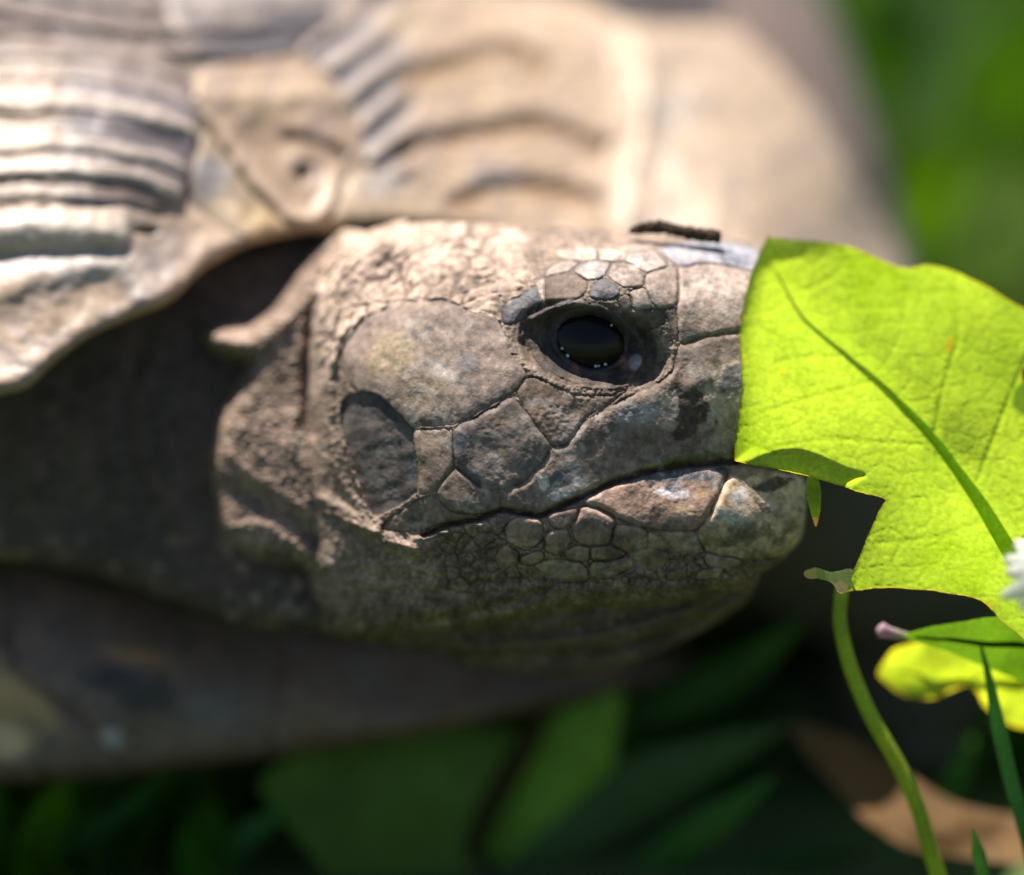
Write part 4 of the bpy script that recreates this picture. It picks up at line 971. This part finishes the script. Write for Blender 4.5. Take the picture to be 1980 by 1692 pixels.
# dry leaf
leaf_thing('dry_leaf', 'blurred tan dead leaf lying in the grass at lower right', 'dead leaf',
           [(1530, 1400), (1570, 1405), (1640, 1425), (1720, 1470), (1790, 1520), (1870, 1560), (2000, 1585), (2040, 1640), (1960, 1668), (1850, 1655), (1760, 1640), (1690, 1600), (1620, 1530), (1560, 1460)],
           [(1530, 1400, 800), (1700, 1500, 690), (1850, 1560, 640), (1980, 1600, 620), (1850, 1650, 580), (1640, 1540, 660)], (.16, .085, .028), M_dry, (1780, 1600, 700), edge=(.12, .07, .03), rel=wave(40, 130, 63), step=6)
# stem
def stem_thing(name, label, cat, pts, r0, r1, col, mat, group=None, part='stalk', extra=None):
    g = pts[-1]
    loc = np.array(to_world(*g)); loc[2] = 0
    t = thing(name, label, cat, loc, group)
    p = catmull(pts, 8, False)
    V, F = tube(to_world(p[:, 0], p[:, 1], p[:, 2]), np.linspace(r0, r1, len(p)) * S, 14)
    nz = fbm(V[:, 0] / S, V[:, 2] / S, 60, 2, off=64)[:, None]
    link(part, make_mesh(part, V - loc, F, np.asarray(col) * (1 + .25 * nz), np.zeros(len(V)), mat), t)
    return t, loc
M_stem = attr_leaf('stem_tissue', trans=.45, tcol=(1.8, 1.7, .6), rough=.4)
st, st_loc = stem_thing('plant_stem', 'smooth curved yellow-green plant stem rising below the bitten leaf', 'stem',
           [(1628, 1136, 190), (1624, 1200, 195), (1644, 1290, 205), (1684, 1385, 215), (1738, 1480, 225), (1774, 1560, 232), (1797, 1640, 240), (1827, 1740, 250), (1850, 1900, 280), ground_pt(1870, 300)], 13.5, 17, (.36, .46, .04), M_stem)
# little pink bud on the stem group
bud_loc = np.array(to_world(1730, 1225, 215))
bp_ = catmull([(1697, 1216, 190), (1715, 1222, 192), (1740, 1228, 196), (1775, 1236, 204)], 6, False)
V, F = tube(to_world(bp_[:, 0], bp_[:, 1], bp_[:, 2]), np.interp(np.linspace(0, 1, len(bp_)), [0, .12, .4, 1], [8, 16, 12, 7]) * S, 12)
pc = np.where((np.arange(len(V)) < len(V) * .45)[:, None], np.array((.48, .30, .38)), np.array((.38, .34, .26)))
tag(link('fallen_petal', make_mesh('fallen_petal', V - bud_loc, F, pc, np.zeros(len(V)), M_petal), loc=bud_loc), 'tiny pink rolled petal resting on the shaded leaf', 'petal')

# daisy at the right edge
DZ = (2060, 1112, -250)
dz_loc = np.array(to_world(*ground_pt(2120, 40))); dz_loc[2] = 0
daisy = thing('daisy', 'white daisy cut off by the right edge in front of the leaf', 'flower', dz_loc)
for k in range(20):
    a = 2 * math.pi * k / 20 + rng.normal(0, .05); L1 = 118 + rng.normal(0, 6); lift = rng.normal(0, 10)
    n = 9; tt = np.linspace(.18, 1, n); w = 25 * np.sin(np.clip(tt, 0, 1) ** .8 * 2.6 + .25)
    w = np.maximum(w, 3)
    cx = DZ[0] + np.cos(a) * L1 * tt; cy = DZ[1] + np.sin(a) * L1 * tt; cd = DZ[2] + lift + 30 * tt ** 2 + (k % 2) * 8 - .6 * np.sin(a) * L1 * tt
    ux, uy = -math.sin(a), math.cos(a)
    rows = [to_world(cx + ux * w * s, cy + uy * w * s, cd - 5 * (1 - abs(s))) for s in (-1, -.4, .4, 1)]
    V = np.stack(rows, 1).reshape(-1, 3)
    i = np.arange(n - 1)[:, None] * 4; j = np.arange(3)[None]
    F = np.stack([i + j, i + j + 1, i + j + 5, i + j + 4], -1).reshape(-1, 4)
    col = np.tile((.86, .86, .82), (len(V), 1)); tip = np.repeat(tt > .93, 4); col[tip] = (.72, .55, .62)
    link('petal', make_mesh('petal', V - dz_loc, F, col, np.zeros(len(V)), M_petal), daisy)
V, F = uv_sphere(to_world(DZ[0], DZ[1], DZ[2] + 2), 34 * S, 24, 14, (1, .5, 1))
link('disc', make_mesh('disc', V - dz_loc, F, np.tile((.75, .5, .03), (len(V), 1)), np.zeros(len(V)), M_petal), daisy)
p = catmull([(DZ[0], DZ[1], DZ[2] + 14), (2085, 1180, -60), (2100, 1400, -20), (2110, 1700, 10), ground_pt(2120, 40)], 8, False)
V, F = tube(to_world(p[:, 0], p[:, 1], p[:, 2]), 11 * S, 12)
link('stalk', make_mesh('stalk', V - dz_loc, F, np.tile((.12, .19, .03), (len(V), 1)), np.zeros(len(V)), M_stem), daisy)

# blades one can tell apart
def blade_thing(label, pts, w0, w1, col, name='grass_blade', cat='grass blade', group=None, mat=None):
    g = pts[-1]; loc = np.array(to_world(*g)); loc[2] = 0
    t = catmull(pts, 8, False); n = len(t)
    tang = np.gradient(t[:, :2], axis=0); tang /= np.linalg.norm(tang, axis=1)[:, None] + 1e-9
    nx, ny = -tang[:, 1], tang[:, 0]
    f = np.linspace(0, 1, n); w = np.interp(f, [0, .06, .35, 1], [w0 * .1, w0 * .5, w1, w1 * .8])
    rows = [to_world(t[:, 0] + nx * w * s, t[:, 1] + ny * w * s, t[:, 2] + abs(s) * w * .5 - w * .3) for s in (-1, -.5, 0, .5, 1)]
    V = np.stack(rows, 1).reshape(-1, 3)
    i = np.arange(n - 1)[:, None] * 5; j = np.arange(4)[None]
    F = np.stack([i + j, i + j + 1, i + j + 6, i + j + 5], -1).reshape(-1, 4)
    col = 2.1 * np.asarray(col) * (1 + .3 * fbm(V[:, 0] / S, V[:, 2] / S, 90, 2, off=66))[:, None]
    return tag(link(name, make_mesh(name, V - loc, F, col, np.zeros(len(V)), mat or M_grass), loc=loc), label, cat, group)
blade_thing('upright dark green grass blade at the right edge under the yellow leaf', [(1893, 1235, 190), (1912, 1310, 194), (1930, 1400, 200), (1955, 1510, 206), (1990, 1640, 214), (2030, 1850, 230), ground_pt(2040, 250)], 8, 15, (.035, .10, .03))
blade_thing('short thin green blade at the bottom right corner', [(1880, 1600, 180), (1892, 1650, 190), (1905, 1720, 200), ground_pt(1920, 230)], 6, 14, (.05, .12, .03))
blade_thing('broad pale green blade slanting down to the left below the jaw', [(1530, 1400, 860), (1430, 1440, 880), (1280, 1500, 900), (1140, 1580, 930), (1020, 1680, 960), (960, 1760, 1000), ground_pt(930, 1010)], 20, 60, (.05, .085, .03), cat='grass blade')
blade_thing('wide mid green leaf blade beside the brown stalk', [(1200, 1340, 900), (1150, 1400, 900), (1090, 1480, 920), (1020, 1580, 950), (960, 1680, 990), ground_pt(930, 1020)], 40, 90, (.15, .26, .035), cat='grass blade')
blade_thing('dark green blade crossing under the throat of the tortoise', [(1560, 1190, 900), (1470, 1270, 980), (1330, 1350, 1040), (1200, 1410, 1100), ground_pt(1120, 1160)], 16, 40, (.035, .075, .02), cat='grass blade')
leaf_thing('broad_leaf', 'large dull green leaf in shade under the front edge of the shell', 'leaf',
           [(500, 1520), (560, 1465), (680, 1432), (820, 1412), (960, 1410), (1030, 1430), (1010, 1500), (960, 1600), (900, 1700), (840, 1800), (720, 1780), (640, 1700), (560, 1600)],
           [(500, 1520, 800), (700, 1430, 860), (1000, 1430, 900), (900, 1650, 900), (700, 1700, 860), (800, 1560, 850)], (.19, .31, .055), M_grass, (800, 1700, 950), rel=wave(20, 150, 67), step=8,
           stalk=([(1040, 1400, 860), (990, 1490, 870), (930, 1590, 890), (880, 1690, 930), ground_pt(840, 1000)], 22, 28), stalk_col=(.075, .055, .022))
blade_list = [
    ('dark blade at the bottom left corner leaning right', [(330, 1480, 700), (250, 1560, 760), (120, 1640, 840), (0, 1720, 960), ground_pt(-60, 1020)], 24, (.03, .085, .02)),
    ('dim grass blade curving at the bottom edge left of the large dull leaf', [(560, 1560, 640), (500, 1600, 740), (420, 1660, 860), ground_pt(360, 1050)], 26, (.035, .09, .028)),
    ('dark blade along the bottom edge right of the pale slanting blade', [(1500, 1500, 700), (1420, 1560, 760), (1300, 1640, 860), (1180, 1740, 960), ground_pt(1100, 1010)], 34, (.03, .08, .02)),
    ('low green blade below the dead leaf at bottom right', [(1700, 1640, 860), (1560, 1660, 880), (1420, 1690, 900), ground_pt(1300, 900)], 30, (.022, .055, .015)),
    ('dark blade standing behind the curved yellow-green stem', [(1880, 1420, 800), (1860, 1480, 840), (1820, 1560, 880), ground_pt(1790, 960)], 24, (.03, .08, .02))]
for lb, pts, w, col in blade_list: blade_thing(lb, pts, w * .5, w, col)

for lb, pts, dd, col in [
    ('sunlit bright green leaf out of focus right of the shell edge', [(1700, 400), (1730, 300), (1800, 250), (1860, 290), (1850, 390), (1790, 470), (1730, 480)], 2500, (.10, .19, .012)),
    ('grey-green blurred leaf behind the bitten leaf near the right edge', [(1840, 480), (1860, 390), (1920, 330), (2010, 340), (2040, 440), (1980, 540), (1890, 560)], 2300, (.10, .15, .09)),
    ('dim blurred leaf at the top right beside the shell rim', [(1640, 60), (1680, -60), (1760, -80), (1800, 40), (1760, 170), (1690, 190)], 2900, (.05, .12, .015)),
    ('blurred green leaf in the top right corner', [(1850, 180), (1880, 80), (1950, 20), (2060, 60), (2080, 200), (1980, 260), (1900, 250)], 3100, (.055, .12, .012))]:
    p_ = np.array(pts, float); c_ = p_.mean(0); gr = ground_pt(c_[0] + 30, dd + 150)
    leaf_thing('weed_leaf', lb, 'leaf', pts, [(p_[0, 0], p_[0, 1], dd + 40), (p_[2, 0], p_[2, 1], dd - 90), (p_[4, 0], p_[4, 1], dd + 20), (c_[0], c_[1], dd - 40), (p_[-1, 0], p_[-1, 1], dd + 60)],
               col, M_grass, gr, step=12, rel=wave(40, 160, 68), group='weed leaves behind the tortoise', stalk=([(c_[0], c_[1], dd - 30), ((c_[0] + gr[0]) / 2, (c_[1] + gr[1]) / 2, dd + 60), gr], 6, 12))

# ------------------------------------------------------------------ lawn
def lawn(n):
    # roots on the ground; thick behind the animal, thinner under it
    k0 = 2600                                       # short dense turf right under and before the shell
    x = np.concatenate([rng.uniform(-.16, .26, n // 2), rng.uniform(-.45, .5, n // 2), rng.uniform(-.07, .08, k0), rng.uniform(-.16, .2, 5000)])
    y = np.concatenate([rng.uniform(.02, .5, n // 2), rng.uniform(-.1, 1.3, n - n // 2), rng.uniform(.02, .085, k0), rng.uniform(-.14, .0, 5000)])
    m = len(x)
    L = rng.uniform(.012, .045, m); L[n:n + k0] = rng.uniform(.006, .02, k0); L[n + k0:] *= .4; a = rng.uniform(0, 2 * np.pi, m); lean = rng.uniform(.15, 1.0, m); W = rng.uniform(.0007, .0017, m)
    broad = rng.random(m) < .10; W[broad] *= 3.2; L[broad] *= .8
    dirx, diry = np.cos(a), np.sin(a)
    ts = np.array([0, .3, .6, .85, 1.0]); ws = np.array([.7, 1, .85, .5, .05])
    P = np.zeros((m, 5, 2, 3))
    for k, (t, w) in enumerate(zip(ts, ws)):
        cx = x + dirx * L * lean * t ** 1.8 * .8; cy = y + diry * L * lean * t ** 1.8 * .8; cz = L * (t - .35 * lean * t ** 2)
        for s, sg in ((0, -1), (1, 1)):
            P[:, k, s, 0] = cx - diry * W * w * sg; P[:, k, s, 1] = cy + dirx * W * w * sg; P[:, k, s, 2] = cz
    # keep them clear of the animal, its leaf and the air between them and the lens
    rel = P - C0
    d = (rel @ FWD) / S; k = 1 + d * S / DIST
    px = 990 + rel[..., 0] / S / k; py = 846 - (rel @ UP) / S / k
    bad = (d < 420) & (px > -400) & (px < 2100) & (py < 1745)
    bad |= ((d < np.where(px < 1120, 985, 1280)) & (px > 480) & (px < 2000) & (py > 1330) & (py < 1745))
    bad |= (d < 1150) & (py < 1400 + np.maximum(0, 300 - px) * .25) & (px < 1420)
    bad |= (d < 1900) & (py < 1330) & (px < 1990) & (px > 1200)
    bad |= (d < 2100) & (py < 900) & (px < 1800)
    bad |= (d < 2600) & (py < 600) & (px < 1750)
    ok = ~bad.any((1, 2))
    P = P[ok]; m = len(P); broad = broad[ok]
    base = np.array([(.03, .085, .006), (.05, .11, .008), (.02, .06, .008), (.075, .13, .012), (.035, .085, .03)])
    ids = np.arange(len(ok))[ok]; fresh = (ids >= n) & (ids < n + k0)
    col = base[rng.integers(0, 5, m)] * rng.uniform(.7, 1.35, (m, 1))
    col[fresh] *= np.array([1.7, 1.7, 1.6])
    col[rng.random(m) < .03] = (.2, .14, .06)
    V = P.reshape(-1, 3); C_ = np.repeat(col, 10, 0)
    i = np.arange(m)[:, None] * 10; q = np.arange(4)[None] * 2
    F = np.stack([i + q, i + q + 1, i + q + 3, i + q + 2], -1).reshape(-1, 4)
    g = link('grass', make_mesh('grass', V, F, C_, np.zeros(len(V)), M_grass))
    g['kind'] = 'stuff'
lawn(26000)
